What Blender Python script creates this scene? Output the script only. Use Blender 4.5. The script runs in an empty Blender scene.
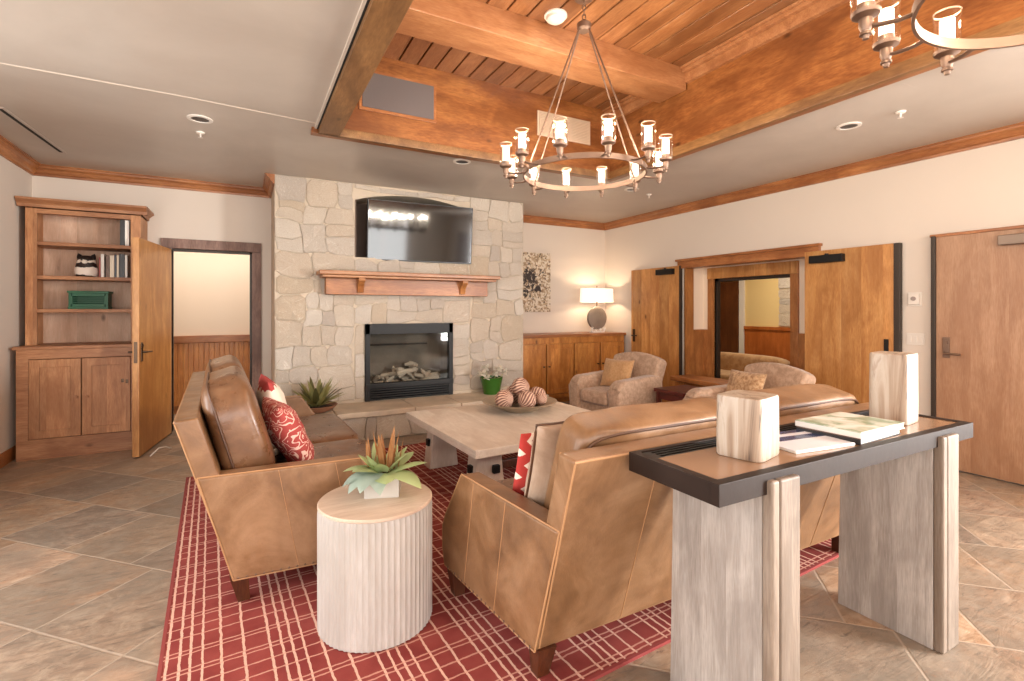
import bpy, bmesh, math, random
from mathutils import Matrix, Vector, noise as mnoise

SC = bpy.context.scene
COL = SC.collection
PI = math.pi

# ------------------------------------------------------------------ camera, exposure, light
def srgb(r, g, b):
    f = lambda c: (c/255/12.92) if c/255 <= 0.04045 else ((c/255+0.055)/1.055)**2.4
    return (f(r), f(g), f(b), 1.0)

cam_d = bpy.data.cameras.new('camera')
cam_d.sensor_width = 36.0
cam_d.lens = 495.0/1024.0*36.0
cam_d.shift_y = -30.5/1024.0
cam_d.clip_start = 0.02
cam = bpy.data.objects.new('camera', cam_d)
cam.location = (0, 0, 1.40)
cam.rotation_euler = (PI/2, 0, -math.radians(28.3))
COL.objects.link(cam)
SC.camera = cam

SC.view_settings.view_transform = 'Standard'
SC.view_settings.look = 'None'
SC.view_settings.gamma = 1.0
SC.view_settings.use_curve_mapping = False
SC.view_settings.exposure = 0.14
SC.cycles.use_denoising = True
SC.cycles.max_bounces = 8
SC.cycles.diffuse_bounces = 5
SC.cycles.sample_clamp_indirect = 6.0
SC.cycles.caustics_reflective = False
SC.cycles.caustics_refractive = False

world = bpy.data.worlds.new('world')
SC.world = world
world.use_nodes = True
wn = world.node_tree
bg = wn.nodes['Background']
sky = wn.nodes.new('ShaderNodeTexSky')
sky.sky_type = 'HOSEK_WILKIE'
sky.sun_direction = (0.3, -0.5, 0.8)
wn.links.new(sky.outputs[0], bg.inputs[0])
bg.inputs[1].default_value = 2.0

def area(name, loc, rot, sx, sy, power, color=(1, 1, 1)):
    d = bpy.data.lights.new(name, 'AREA')
    d.shape = 'RECTANGLE'; d.size = sx; d.size_y = sy
    d.energy = power; d.color = color
    o = bpy.data.objects.new(name, d)
    o.location = loc; o.rotation_euler = rot
    COL.objects.link(o)
    return o
def point(name, loc, power, color, r=0.03):
    d = bpy.data.lights.new(name, 'POINT')
    d.energy = power; d.color = color; d.shadow_soft_size = r
    o = bpy.data.objects.new(name, d); o.location = loc
    COL.objects.link(o)
    return o

DAY = (1.0, 0.985, 0.965)
WARM = (1.0, 0.80, 0.58)
# daylight through the tall windows of the wall behind the photographer and of the left side wall
for wx in (-0.75, 1.15, 3.05):
    area('window_daylight', (wx, -5.93, 1.5), (-PI/2, 0, PI), 1.6, 2.3, 98, DAY)
for wy in (-3.4, -1.7, 0.0, 1.7, 3.4):
    area('window_daylight_side', (-1.86, wy, 1.45), (PI/2, 0, -PI/2), 1.1, 1.9, 40, DAY)
area('window_daylight_side', (5.43, -2.1, 1.5), (PI/2, 0, PI/2), 1.5, 2.1, 680, DAY)  # unseen right-hand window light, added to brighten the left wall and bookcase
area('window_daylight_side', (5.43, -0.3, 1.5), (PI/2, 0, PI/2), 1.1, 2.1, 70, DAY)  # second unseen light added on that side, lifting the bookcase corner
# unseen area lights added to brighten the two neighbouring rooms
area('hall_ceiling_lamp', (-0.3, 7.45, 2.62), (0, 0, 0), 2.6, 0.7, 24, (1.0, 0.92, 0.84))
area('lobby_ceiling_lamp', (6.9, 4.9, 2.5), (0, 0, 0), 0.8, 0.8, 34, (1.0, 0.88, 0.7))

# ------------------------------------------------------------------ mesh helpers
class MB:
    def __init__(self):
        self.bm = bmesh.new()
    def _merge(self, tmp, M=None):
        if M is not None:
            bmesh.ops.transform(tmp, matrix=M, verts=tmp.verts)
        me = bpy.data.meshes.new('tmp')
        tmp.to_mesh(me); tmp.free()
        self.bm.from_mesh(me)
        bpy.data.meshes.remove(me)
        return self
    def box(self, x0, x1, y0, y1, z0, z1, b=0.0, seg=2, M=None):
        t = bmesh.new()
        bmesh.ops.create_cube(t, size=1.0)
        for v in t.verts:
            v.co = Vector(((x0+x1)/2+v.co.x*(x1-x0), (y0+y1)/2+v.co.y*(y1-y0), (z0+z1)/2+v.co.z*(z1-z0)))
        if b > 0:
            bmesh.ops.bevel(t, geom=t.edges[:], offset=b, segments=seg, affect='EDGES', profile=0.5)
        return self._merge(t, M)
    def prism(self, pts, axis, a0, a1, b=0.0, seg=2, M=None):
        """polygon pts in the other two axes (in x,y,z order), extruded along axis"""
        t = bmesh.new()
        def mk(p, a):
            if axis == 'x': return (a, p[0], p[1])
            if axis == 'y': return (p[0], a, p[1])
            return (p[0], p[1], a)
        A = [t.verts.new(mk(p, a0)) for p in pts]
        B = [t.verts.new(mk(p, a1)) for p in pts]
        n = len(pts)
        t.faces.new(A); t.faces.new(B[::-1])
        for i in range(n):
            t.faces.new((A[i], B[i], B[(i+1) % n], A[(i+1) % n]))
        bmesh.ops.recalc_face_normals(t, faces=t.faces[:])
        if b > 0:
            bmesh.ops.bevel(t, geom=t.edges[:], offset=b, segments=seg, affect='EDGES', profile=0.5)
        return self._merge(t, M)
    def cyl(self, p0, p1, r0, r1=None, seg=16, b=0.0):
        r1 = r0 if r1 is None else r1
        p0, p1 = Vector(p0), Vector(p1)
        d = p1-p0
        t = bmesh.new()
        bmesh.ops.create_cone(t, cap_ends=True, segments=seg, radius1=r0, radius2=r1, depth=d.length)
        if b > 0:
            ed = [e for e in t.edges if len(e.link_faces) == 2 and any(len(f.verts) > 4 for f in e.link_faces)]
            bmesh.ops.bevel(t, geom=ed, offset=b, segments=2, affect='EDGES')
        M = Matrix.Translation((p0+p1)/2) @ Vector((0, 0, 1)).rotation_difference(d.normalized()).to_matrix().to_4x4()
        return self._merge(t, M)
    def lathe(self, prof, seg=24, M=None, rfun=None):
        t = bmesh.new()
        rings = []
        for r, z in prof:
            if r < 1e-5:
                rings.append([t.verts.new((0, 0, z))])
            else:
                ring = []
                for i in range(seg):
                    a = 2*PI*i/seg
                    k = rfun(a, r, z) if rfun else 1.0
                    ring.append(t.verts.new((r*k*math.cos(a), r*k*math.sin(a), z)))
                rings.append(ring)
        for A, B in zip(rings, rings[1:]):
            for i in range(seg):
                j = (i+1) % seg
                if len(A) == 1 and len(B) == 1: continue
                if len(A) == 1: t.faces.new((A[0], B[i], B[j]))
                elif len(B) == 1: t.faces.new((A[i], A[j], B[0]))
                else: t.faces.new((A[i], A[j], B[j], B[i]))
        bmesh.ops.recalc_face_normals(t, faces=t.faces[:])
        return self._merge(t, M)
    def tube(self, pts, r, seg=8, closed=False, rz=None):
        pts = [Vector(p) for p in pts]
        n = len(pts)
        t = bmesh.new()
        rings = []
        up0 = Vector((0, 0, 1))
        for i, p in enumerate(pts):
            if closed: d = pts[(i+1) % n]-pts[i-1]
            else: d = pts[min(i+1, n-1)]-pts[max(i-1, 0)]
            d.normalize()
            up = up0 if abs(d.z) < 0.95 else Vector((1, 0, 0))
            s = d.cross(up).normalized(); u = s.cross(d).normalized()
            rr = r[i] if isinstance(r, (list, tuple)) else r
            r2 = rz if rz is not None else rr
            rings.append([t.verts.new(p+s*rr*math.cos(2*PI*k/seg)+u*r2*math.sin(2*PI*k/seg)) for k in range(seg)])
        m = n if closed else n-1
        for i in range(m):
            A, B = rings[i], rings[(i+1) % n]
            for k in range(seg):
                t.faces.new((A[k], A[(k+1) % seg], B[(k+1) % seg], B[k]))
        if not closed:
            t.faces.new(rings[0]); t.faces.new(rings[-1][::-1])
        bmesh.ops.recalc_face_normals(t, faces=t.faces[:])
        return self._merge(t)
    def band(self, r, z0, z1, th, seg=72):
        """flat upright ring"""
        return self.lathe([(r, z0), (r+th, z0), (r+th, z1), (r, z1), (r, z0)], seg)
    def superq(self, sx, sy, sz, e1=0.35, e2=0.35, nu=32, nv=18, M=None, wob=0.0, seed=0.0):
        t = bmesh.new()
        sp = lambda c, e: math.copysign(abs(c)**e, c)
        rings = []
        for j in range(nv+1):
            ph = -PI/2+PI*j/nv
            if j in (0, nv):
                rings.append([t.verts.new((0, 0, sz*(-1 if j == 0 else 1)))]); continue
            rings.append([t.verts.new((sx*sp(math.cos(ph), e1)*sp(math.cos(2*PI*i/nu+PI/nu), e2),
                                       sy*sp(math.cos(ph), e1)*sp(math.sin(2*PI*i/nu+PI/nu), e2),
                                       sz*sp(math.sin(ph), e1))) for i in range(nu)])
        for A, B in zip(rings, rings[1:]):
            for i in range(nu):
                j = (i+1) % nu
                if len(A) == 1: t.faces.new((A[0], B[j], B[i]))
                elif len(B) == 1: t.faces.new((A[i], A[j], B[0]))
                else: t.faces.new((A[i], A[j], B[j], B[i]))
        bmesh.ops.recalc_face_normals(t, faces=t.faces[:])
        if wob:
            for v in t.verts:
                q = mnoise.noise(v.co*7+Vector((seed, seed*2, 0)))
                v.co *= 1+wob*q
        return self._merge(t, M)
    def pillow(self, w, h, th, n=18, p=3.0, M=None, ear=0.05, wr=0.0, seed=0.0):
        """pillow in the local XZ plane, thickness along Y"""
        t = bmesh.new()
        top, bot = {}, {}
        for i in range(n+1):
            for j in range(n+1):
                u = -1+2*i/n; v = -1+2*j/n
                u = math.sin(u*PI/2); v = math.sin(v*PI/2)
                x = w/2*u*(1-ear*(1-v*v)); z = h/2*v*(1-ear*(1-u*u))
                k = max(0.0, (1-abs(u)**p)*(1-abs(v)**p))**0.55
                y = th/2*k
                if wr: y *= 1+wr*mnoise.noise(Vector((u*2.2+seed, v*2.2, seed)))
                edge = i in (0, n) or j in (0, n)
                top[i, j] = t.verts.new((x, -y, z))
                bot[i, j] = top[i, j] if edge else t.verts.new((x, y, z))
        for i in range(n):
            for j in range(n):
                t.faces.new((top[i, j], top[i+1, j], top[i+1, j+1], top[i, j+1]))
                t.faces.new((bot[i, j], bot[i, j+1], bot[i+1, j+1], bot[i+1, j]))
        return self._merge(t, M)
    def leaf(self, base, yaw, pitch, length, width, droop=0.6, fold=0.25, n=8, tip=1.0):
        """pointed leaf blade with a mid-rib fold"""
        t = bmesh.new()
        rows = []
        pos = Vector(base); a = pitch
        for i in range(n+1):
            s = i/n
            wd = width*0.5*(math.sin(PI*min(1, 0.18+0.82*s))**0.8)
            if i == n: wd = 0.0005
            d = Vector((math.cos(a)*math.cos(yaw), math.cos(a)*math.sin(yaw), math.sin(a)))
            side = Vector((-math.sin(yaw), math.cos(yaw), 0))
            nrm = d.cross(side)*-1
            rows.append((t.verts.new(pos+side*wd+nrm*wd*fold), t.verts.new(pos), t.verts.new(pos-side*wd+nrm*wd*fold)))
            pos = pos+d*(length/n); a -= droop/n
        for A, B in zip(rows, rows[1:]):
            t.faces.new((A[0], A[1], B[1], B[0])); t.faces.new((A[1], A[2], B[2], B[1]))
        r = bmesh.ops.solidify(t, geom=t.faces[:], thickness=0.0015)
        return self._merge(t)

def obj(name, mb, mat, parent=None, smooth=True, ang=35):
    me = bpy.data.meshes.new(name)
    mb.bm.to_mesh(me); mb.bm.free()
    me.materials.append(mat)
    if smooth:
        me.polygons.foreach_set('use_smooth', [True]*len(me.polygons))
        me.set_sharp_from_angle(angle=math.radians(ang))
    o = bpy.data.objects.new(name, me)
    COL.objects.link(o)
    if smooth:
        w = o.modifiers.new('weighted_normals', 'WEIGHTED_NORMAL')
        w.keep_sharp = True
    if parent is not None: o.parent = parent
    return o
def tag(o, label, cat, group=None, kind=None):
    o['label'] = label; o['category'] = cat
    if group: o['group'] = group
    if kind: o['kind'] = kind
    return o
def thing(name, label, cat, loc=(0, 0, 0), rz=0.0, group=None, kind=None):
    o = bpy.data.objects.new(name, None)
    o.empty_display_size = 0.1
    o.location = loc; o.rotation_euler = (0, 0, rz)
    COL.objects.link(o)
    return tag(o, label, cat, group, kind)
def single(name, mb, mat, label, cat, loc=(0, 0, 0), rz=0.0, group=None, kind=None, **k):
    o = obj(name, mb, mat, None, **k)
    o.location = loc; o.rotation_euler = (0, 0, rz)
    return tag(o, label, cat, group, kind)
def copy_tree(o, parent=None):
    c = o.copy(); COL.objects.link(c)
    if parent is not None: c.parent = parent
    for ch in list(o.children): copy_tree(ch, c)
    return c
def rot(rx=0, ry=0, rz=0, loc=(0, 0, 0)):
    return Matrix.Translation(loc) @ Matrix.Rotation(rz, 4, 'Z') @ Matrix.Rotation(ry, 4, 'Y') @ Matrix.Rotation(rx, 4, 'X')

# ------------------------------------------------------------------ materials
class NT:
    def __init__(self, name):
        self.m = bpy.data.materials.new(name)
        self.m.use_nodes = True
        self.t = self.m.node_tree
        self.b = self.t.nodes['Principled BSDF']
        self.out = self.t.nodes['Material Output']
        self._c = None
    def n(self, typ, props=None, **ins):
        nd = self.t.nodes.new('ShaderNode'+typ)
        for k, v in (props or {}).items(): setattr(nd, k, v)
        for k, v in ins.items():
            key = k.replace('_', ' ')
            s = nd.inputs[int(k[1:])] if k[0] == 'i' and k[1:].isdigit() else nd.inputs[key]
            self.put(s, v)
        return nd
    def put(self, s, v):
        if isinstance(v, bpy.types.NodeSocket): self.t.links.new(v, s)
        elif isinstance(v, bpy.types.Node): self.t.links.new(v.outputs[0], s)
        else: s.default_value = v
    def set(self, **ins):
        for k, v in ins.items(): self.put(self.b.inputs[k.replace('_', ' ')], v)
    def co(self):
        if self._c is None: self._c = self.t.nodes.new('ShaderNodeTexCoord').outputs['Object']
        return self._c
    def map(self, scale=(1, 1, 1), rot=(0, 0, 0), loc=(0, 0, 0), v=None):
        return self.n('Mapping', None, Vector=v or self.co(), Scale=scale, Rotation=rot, Location=loc).outputs[0]
    def noise(self, v, scale=5, detail=4, rough=0.5, dist=0.0):
        return self.n('TexNoise', None, Vector=v, Scale=scale, Detail=detail, Roughness=rough, Distortion=dist).outputs[0]
    def ramp(self, f, stops, interp='LINEAR'):
        nd = self.n('ValToRGB', None, Fac=f)
        cr = nd.color_ramp; cr.interpolation = interp
        cr.elements.remove(cr.elements[1])
        for i, (p, c) in enumerate(stops):
            e = cr.elements[0] if i == 0 else cr.elements.new(p)
            if i == 0: e.position = p
            e.color = c if len(c) == 4 else (*c, 1)
        return nd.outputs[0]
    def math(self, op, a, b=0.0, c=None):
        nd = self.n('Math', {'operation': op}, i0=a, i1=b)
        if c is not None: self.put(nd.inputs[2], c)
        return nd.outputs[0]
    def mix(self, f, a, b, mode='MIX'):
        nd = self.t.nodes.new('ShaderNodeMix')
        nd.data_type = 'RGBA'; nd.blend_type = mode
        self.put(nd.inputs[0], f); self.put(nd.inputs[6], a); self.put(nd.inputs[7], b)
        return nd.outputs[2]
    def bump(self, h, strength=0.3, dist=0.01):
        self.put(self.b.inputs['Normal'], self.n('Bump', None, Height=h, Strength=strength, Distance=dist))
    def sep(self, v):
        return self.n('SeparateXYZ', None, Vector=v).outputs
    def xyz(self, x=0.0, y=0.0, z=0.0):
        return self.n('CombineXYZ', None, X=x, Y=y, Z=z).outputs[0]

def plain(name, c, rough=0.5, metal=0.0, spec=0.5, bump=0.0, bscale=60, var=0.0):
    k = NT(name)
    if var:
        f = k.noise(k.co(), 4, 5)
        k.set(Base_Color=k.mix(k.ramp(f, [(0.3, (0, 0, 0)), (0.7, (1, 1, 1))]), tuple(x*(1-var) for x in c[:3])+(1,), tuple(min(1, x*(1+var)) for x in c[:3])+(1,)))
    else:
        k.set(Base_Color=c)
    k.set(Roughness=rough, Metallic=metal, Specular_IOR_Level=spec)
    if bump: k.bump(k.noise(k.co(), bscale, 5), bump, 0.01)
    return k.m

def wood(name, dark, mid, light, axis='z', plank=None, rough=0.38, stretch=9.0, scale=1.6, knots=True, coat=0.0, var=0.25, bump=0.06):
    """grain runs along axis; plank=(axis, width) varies it board by board"""
    k = NT(name)
    sc = {'x': (1, stretch, stretch), 'y': (stretch, 1, stretch), 'z': (stretch, stretch, 1)}[axis]
    v = k.co()
    tone = None
    if plank:
        s = k.sep(v)['XYZ'.index(plank[0].upper())]
        idx = k.math('FLOOR', k.math('DIVIDE', s, plank[1]))
        wn_ = k.n('TexWhiteNoise', {'noise_dimensions': '1D'}, W=idx)
        tone = wn_.outputs[0]
        off = k.n('VectorMath', {'operation': 'SCALE'}, i0=wn_.outputs[1], Scale=7.0).outputs[0]
        v = k.n('VectorMath', {'operation': 'ADD'}, i0=v, i1=off).outputs[0]
    mv = k.map(scale=sc, v=v)
    g = k.noise(mv, scale, 6, 0.6, 0.6)
    c = k.ramp(g, [(0.28, dark), (0.5, mid), (0.72, light)])
    fine = k.noise(k.map(scale=tuple(x*5 for x in sc), v=v), scale*2, 3, 0.6)
    c = k.mix(0.35, c, k.ramp(fine, [(0.35, dark), (0.65, light)]), 'MIX')
    # broad, cloudy figure of the stained board
    cl = k.noise(k.map(scale=tuple(1 if x == 1 else 2.2 for x in sc), v=v), 1.9, 4, 0.55, 0.8)
    c = k.mix(k.ramp(cl, [(0.38, (0.65, 0.65, 0.65)), (0.62, (0, 0, 0))]), c, dark)
    if knots:
        vo = k.n('TexVoronoi', {'feature': 'F1'}, Vector=k.map(scale=tuple(1 if x == 1 else 1.9 for x in sc), v=v), Scale=2.1)
        d = vo.outputs['Distance']
        c = k.mix(k.ramp(d, [(0.03, (0.85, 0.85, 0.85)), (0.10, (0, 0, 0))]), c, tuple(x*0.35 for x in dark[:3])+(1,))
    if tone is not None:
        c = k.mix(1.0, c, k.ramp(tone, [(0, (1-var,)*3), (1, (1.0+var*0.4,)*3)]), 'MULTIPLY')
    k.set(Base_Color=c, Roughness=rough, Coat_Weight=coat, Coat_Roughness=0.2)
    k.bump(fine, bump, 0.01)
    return k.m

M = {}
M['wall'] = plain('wall_paint', srgb(216, 204, 191), 0.75, bump=0.03, bscale=140)
M['hall_wall'] = plain('hall_paint', srgb(240, 222, 200), 0.8)
M['lobby_wall'] = plain('lobby_paint', srgb(216, 188, 130), 0.8)
M['ceil_edge'] = plain('ceiling_joint_compound', srgb(206, 192, 176), 0.6)
def m_ceiling():
    k = NT('ceiling_paint')
    f = k.noise(k.co(), 0.9, 5, 0.6, 0.5)
    c = k.mix(k.ramp(f, [(0.35, (0, 0, 0)), (0.7, (1, 1, 1))]), srgb(172, 160, 148), srgb(188, 177, 165))
    sc = k.noise(k.map(scale=(1.2, 16, 1), rot=(0, 0, 0.2)), 2.0, 4, 0.6)
    c = k.mix(k.ramp(sc, [(0.70, (0, 0, 0)), (0.76, (0.5, 0.5, 0.5))]), c, srgb(205, 192, 178))
    k.set(Base_Color=c, Roughness=0.33, Specular_IOR_Level=0.6)
    k.bump(k.noise(k.co(), 3.0, 5), 0.08, 0.02)
    return k.m
M['ceiling'] = m_ceiling()

A_D, A_M, A_L = srgb(164, 104, 52), srgb(206, 146, 82), srgb(224, 172, 110)
M['alder'] = wood('knotty_alder', A_D, A_M, A_L, 'z', ('y', 0.19), var=0.22)
M['alder_x'] = wood('knotty_alder_leaf', A_D, A_M, A_L, 'z', ('y', 0.16), var=0.22)
M['alder_pale'] = wood('pale_alder', srgb(150, 108, 78), srgb(174, 134, 102), srgb(190, 152, 122), 'z', ('y', 0.24), var=0.06, rough=0.42)
M['trim_x'] = wood('stained_trim_x', srgb(120, 68, 34), srgb(174, 110, 62), srgb(196, 136, 84), 'x', knots=False)
M['trim_y'] = wood('stained_trim_y', srgb(120, 68, 34), srgb(174, 110, 62), srgb(196, 136, 84), 'y', knots=False)
M['trim_z'] = wood('stained_trim_z', srgb(130, 78, 38), srgb(184, 120, 66), srgb(204, 146, 88), 'z', knots=False)
M['beam_x'] = wood('beam_x', srgb(134, 82, 48), srgb(172, 118, 76), srgb(190, 140, 98), 'x', rough=0.36, stretch=6, knots=False)
M['coffer_x'] = wood('coffer_board_x', srgb(98, 52, 24), srgb(150, 92, 48), srgb(170, 114, 64), 'x', rough=0.34, stretch=5)
M['coffer_y'] = wood('coffer_board_y', srgb(98, 52, 24), srgb(150, 92, 48), srgb(170, 114, 64), 'y', rough=0.34, stretch=5)
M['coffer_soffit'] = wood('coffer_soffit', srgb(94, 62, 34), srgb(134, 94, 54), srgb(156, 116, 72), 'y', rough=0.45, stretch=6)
M['plank'] = wood('ceiling_plank', srgb(120, 72, 40), srgb(158, 104, 62), srgb(180, 130, 88), 'y', ('x', 0.165), rough=0.3, knots=False, var=0.25)
M['gap'] = plain('plank_gap', srgb(70, 34, 14), 0.8)
M['pine'] = wood('aged_pine', srgb(142, 90, 54), srgb(194, 136, 90), srgb(214, 164, 118), 'z', ('x', 0.15), var=0.2, rough=0.5)
M['pine_x'] = wood('aged_pine_rail', srgb(128, 80, 50), srgb(176, 122, 82), srgb(200, 150, 108), 'x', rough=0.5)
M['pine_back'] = wood('aged_pine_back', srgb(196, 156, 128), srgb(226, 190, 162), srgb(236, 206, 182), 'z', ('x', 0.13), var=0.15, rough=0.6)
M['bead'] = wood('wainscot_board', srgb(172, 104, 50), srgb(210, 142, 76), srgb(228, 166, 98), 'z', ('x', 0.06), var=0.04, knots=False)
M['lobby_bead'] = wood('lobby_wainscot', srgb(140, 70, 26), srgb(172, 94, 40), srgb(186, 108, 52), 'z', knots=False)
M['rustic'] = wood('weathered_frame', srgb(92, 70, 62), srgb(146, 116, 104), srgb(176, 148, 136), 'z', rough=0.7)
M['dark_wood'] = wood('dark_leg_wood', srgb(52, 24, 12), srgb(84, 42, 22), srgb(104, 58, 32), 'z', knots=False)
M['mahogany'] = wood('mahogany', srgb(60, 18, 14), srgb(88, 28, 22), srgb(104, 40, 30), 'x', knots=False)
M['lobby_door'] = wood('lobby_door_wood', srgb(76, 40, 20), srgb(106, 60, 32), srgb(124, 74, 42), 'z', knots=False)
M['buffet'] = wood('buffet_wood', srgb(150, 88, 38), srgb(204, 134, 64), srgb(224, 162, 90), 'z', ('x', 0.16), var=0.2, rough=0.35)
M['cerused'] = wood('cerused_oak', srgb(206, 186, 166), srgb(232, 216, 198), srgb(242, 230, 214), 'y', ('x', 0.28), var=0.08, rough=0.5, knots=False)
M['cerused_z'] = wood('cerused_oak_leg', srgb(184, 166, 148), srgb(214, 200, 184), srgb(230, 218, 204), 'z', rough=0.5, knots=False)
M['grey_oak'] = wood('washed_grey_oak', srgb(140, 130, 122), srgb(184, 175, 166), srgb(208, 200, 193), 'z', ('y', 0.10), var=0.12, rough=0.55, knots=False, stretch=14, bump=0.15)
M['grey_oak_edge'] = wood('washed_oak_edge', srgb(106, 90, 76), srgb(142, 124, 108), srgb(162, 148, 134), 'z', ('x', 0.055), var=0.2, rough=0.55, knots=False, stretch=14)
M['bone'] = wood('limed_fluted_wood', srgb(166, 158, 150), srgb(186, 180, 174), srgb(200, 196, 190), 'z', rough=0.6, knots=False, stretch=12)
M['bone_top'] = wood('limed_top_wood', srgb(186, 160, 138), srgb(214, 192, 172), srgb(228, 210, 192), 'x', rough=0.45, knots=False)
M['frame_dark'] = plain('dark_bronze_frame', srgb(40, 28, 22), 0.5, 0.0, 0.2, bump=0.05, bscale=40, var=0.2)
M['console_inset'] = plain('polished_tan_inset', srgb(150, 116, 88), 0.16, 0.0, 0.6, var=0.06)
M['black_metal'] = plain('black_metal', srgb(13, 11, 10), 0.5, 0.0, 0.35)
M['door_frame_dark'] = plain('dark_door_frame', srgb(58, 48, 40), 0.45, 0.3)
M['bronze'] = plain('bronze_hardware', srgb(84, 66, 52), 0.35, 0.9)
M['nickel'] = plain('aged_nickel', srgb(128, 104, 88), 0.45, 0.75, var=0.1)
M['steel_grey'] = plain('grey_closer', srgb(120, 104, 92), 0.4, 0.7)
M['white_plastic'] = plain('white_plastic', srgb(222, 214, 204), 0.4)
M['vent'] = plain('vent_grey', srgb(150, 138, 132), 0.6)
M['vent_dark'] = plain('speaker_cloth', srgb(98, 88, 86), 0.8, bump=0.2, bscale=300)
M['vent_pale'] = plain('pale_panel', srgb(190, 166, 142), 0.7, bump=0.1, bscale=300)
M['black'] = plain('black_recess', srgb(16, 14, 13), 0.7)
M['lens'] = plain('downlight_baffle', srgb(52, 44, 38), 0.4)
M['paper'] = plain('white_paper', srgb(240, 238, 234), 0.35)
M['paper_edge'] = plain('page_edges', srgb(226, 218, 204), 0.7)
M['green_glaze'] = plain('green_glazed_pot', srgb(48, 94, 28), 0.25)
M['green_paint'] = plain('green_painted_wood', srgb(34, 92, 62), 0.5, var=0.2)
M['terracotta'] = plain('brown_clay', srgb(140, 96, 70), 0.6, var=0.15)
M['bowl'] = plain('hammered_bowl', srgb(168, 150, 126), 0.4, 0.25, bump=0.4, bscale=45, var=0.25)
M['agave'] = plain('agave_leaf', srgb(182, 176, 116), 0.5, var=0.3)
M['agave_dark'] = plain('agave_dark_leaf', srgb(124, 120, 72), 0.5, var=0.35)
M['succ'] = plain('succulent_leaf', srgb(194, 208, 156), 0.45, var=0.22)
M['succ_blue'] = plain('blue_green_leaf', srgb(184, 200, 188), 0.5, var=0.2)
M['spike'] = plain('tan_bract', srgb(190, 140, 92), 0.5, var=0.3)
M['petal'] = plain('white_petal', srgb(244, 238, 226), 0.55)
M['galv'] = plain('white_ceramic_planter', srgb(180, 174, 166), 0.3, var=0.12)
M['soil'] = plain('soil', srgb(60, 44, 32), 0.9)
M['coral'] = plain('white_coral', srgb(238, 232, 224), 0.5)
M['lamp_disc'] = plain('grey_textured_disc', srgb(140, 128, 116), 0.5, 0.2, bump=0.6, bscale=50, var=0.25)
M['tv'] = plain('tv_screen', srgb(10, 9, 9), 0.07, 0.0, 0.8)
M['tv_body'] = plain('tv_bezel', srgb(18, 16, 15), 0.35)
M['niche'] = plain('niche_lining', srgb(104, 84, 70), 0.6)
M['firebrick'] = plain('firebox_lining', srgb(128, 118, 108), 0.6, var=0.25)
M['log'] = plain('pale_driftwood_log', srgb(228, 214, 198), 0.8, bump=0.4, bscale=30, var=0.25)

def m_emit(name, c, s):
    k = NT(name)
    k.set(Base_Color=c, Emission_Color=c, Emission_Strength=s)
    return k.m
M['candle'] = m_emit('lit_candle_tube', (1.0, 0.90, 0.74, 1), 0.85)
M['shade'] = m_emit('lit_lamp_shade', (1.0, 0.86, 0.70, 1), 0.8)
def m_glass(name, tint=(1, 1, 1, 1), fac=0.12, rough=0.02):
    k = NT(name)
    tr = k.n('BsdfTransparent', None, Color=tint)
    gl = k.n('BsdfGlossy', None, Color=(1, 1, 1, 1), Roughness=rough)
    lwt = k.n('LayerWeight', None, Blend=0.5).outputs['Facing']
    f = k.math('ADD', k.math('MULTIPLY', k.math('POWER', lwt, 2.2), 0.75), fac*0.3)
    mx = k.n('MixShader', None, i0=f, i1=tr.outputs[0], i2=gl.outputs[0])
    k.t.links.new(mx.outputs[0], k.out.inputs[0])
    return k.m
M['glass'] = m_glass('clear_glass')
M['glass_rim'] = plain('pale_glass_rim', srgb(176, 150, 126), 0.2, 0.0, 0.8)
M['fire_glass'] = m_glass('fire_glass', (0.8, 0.8, 0.78, 1), 0.05, 0.04)

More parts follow.
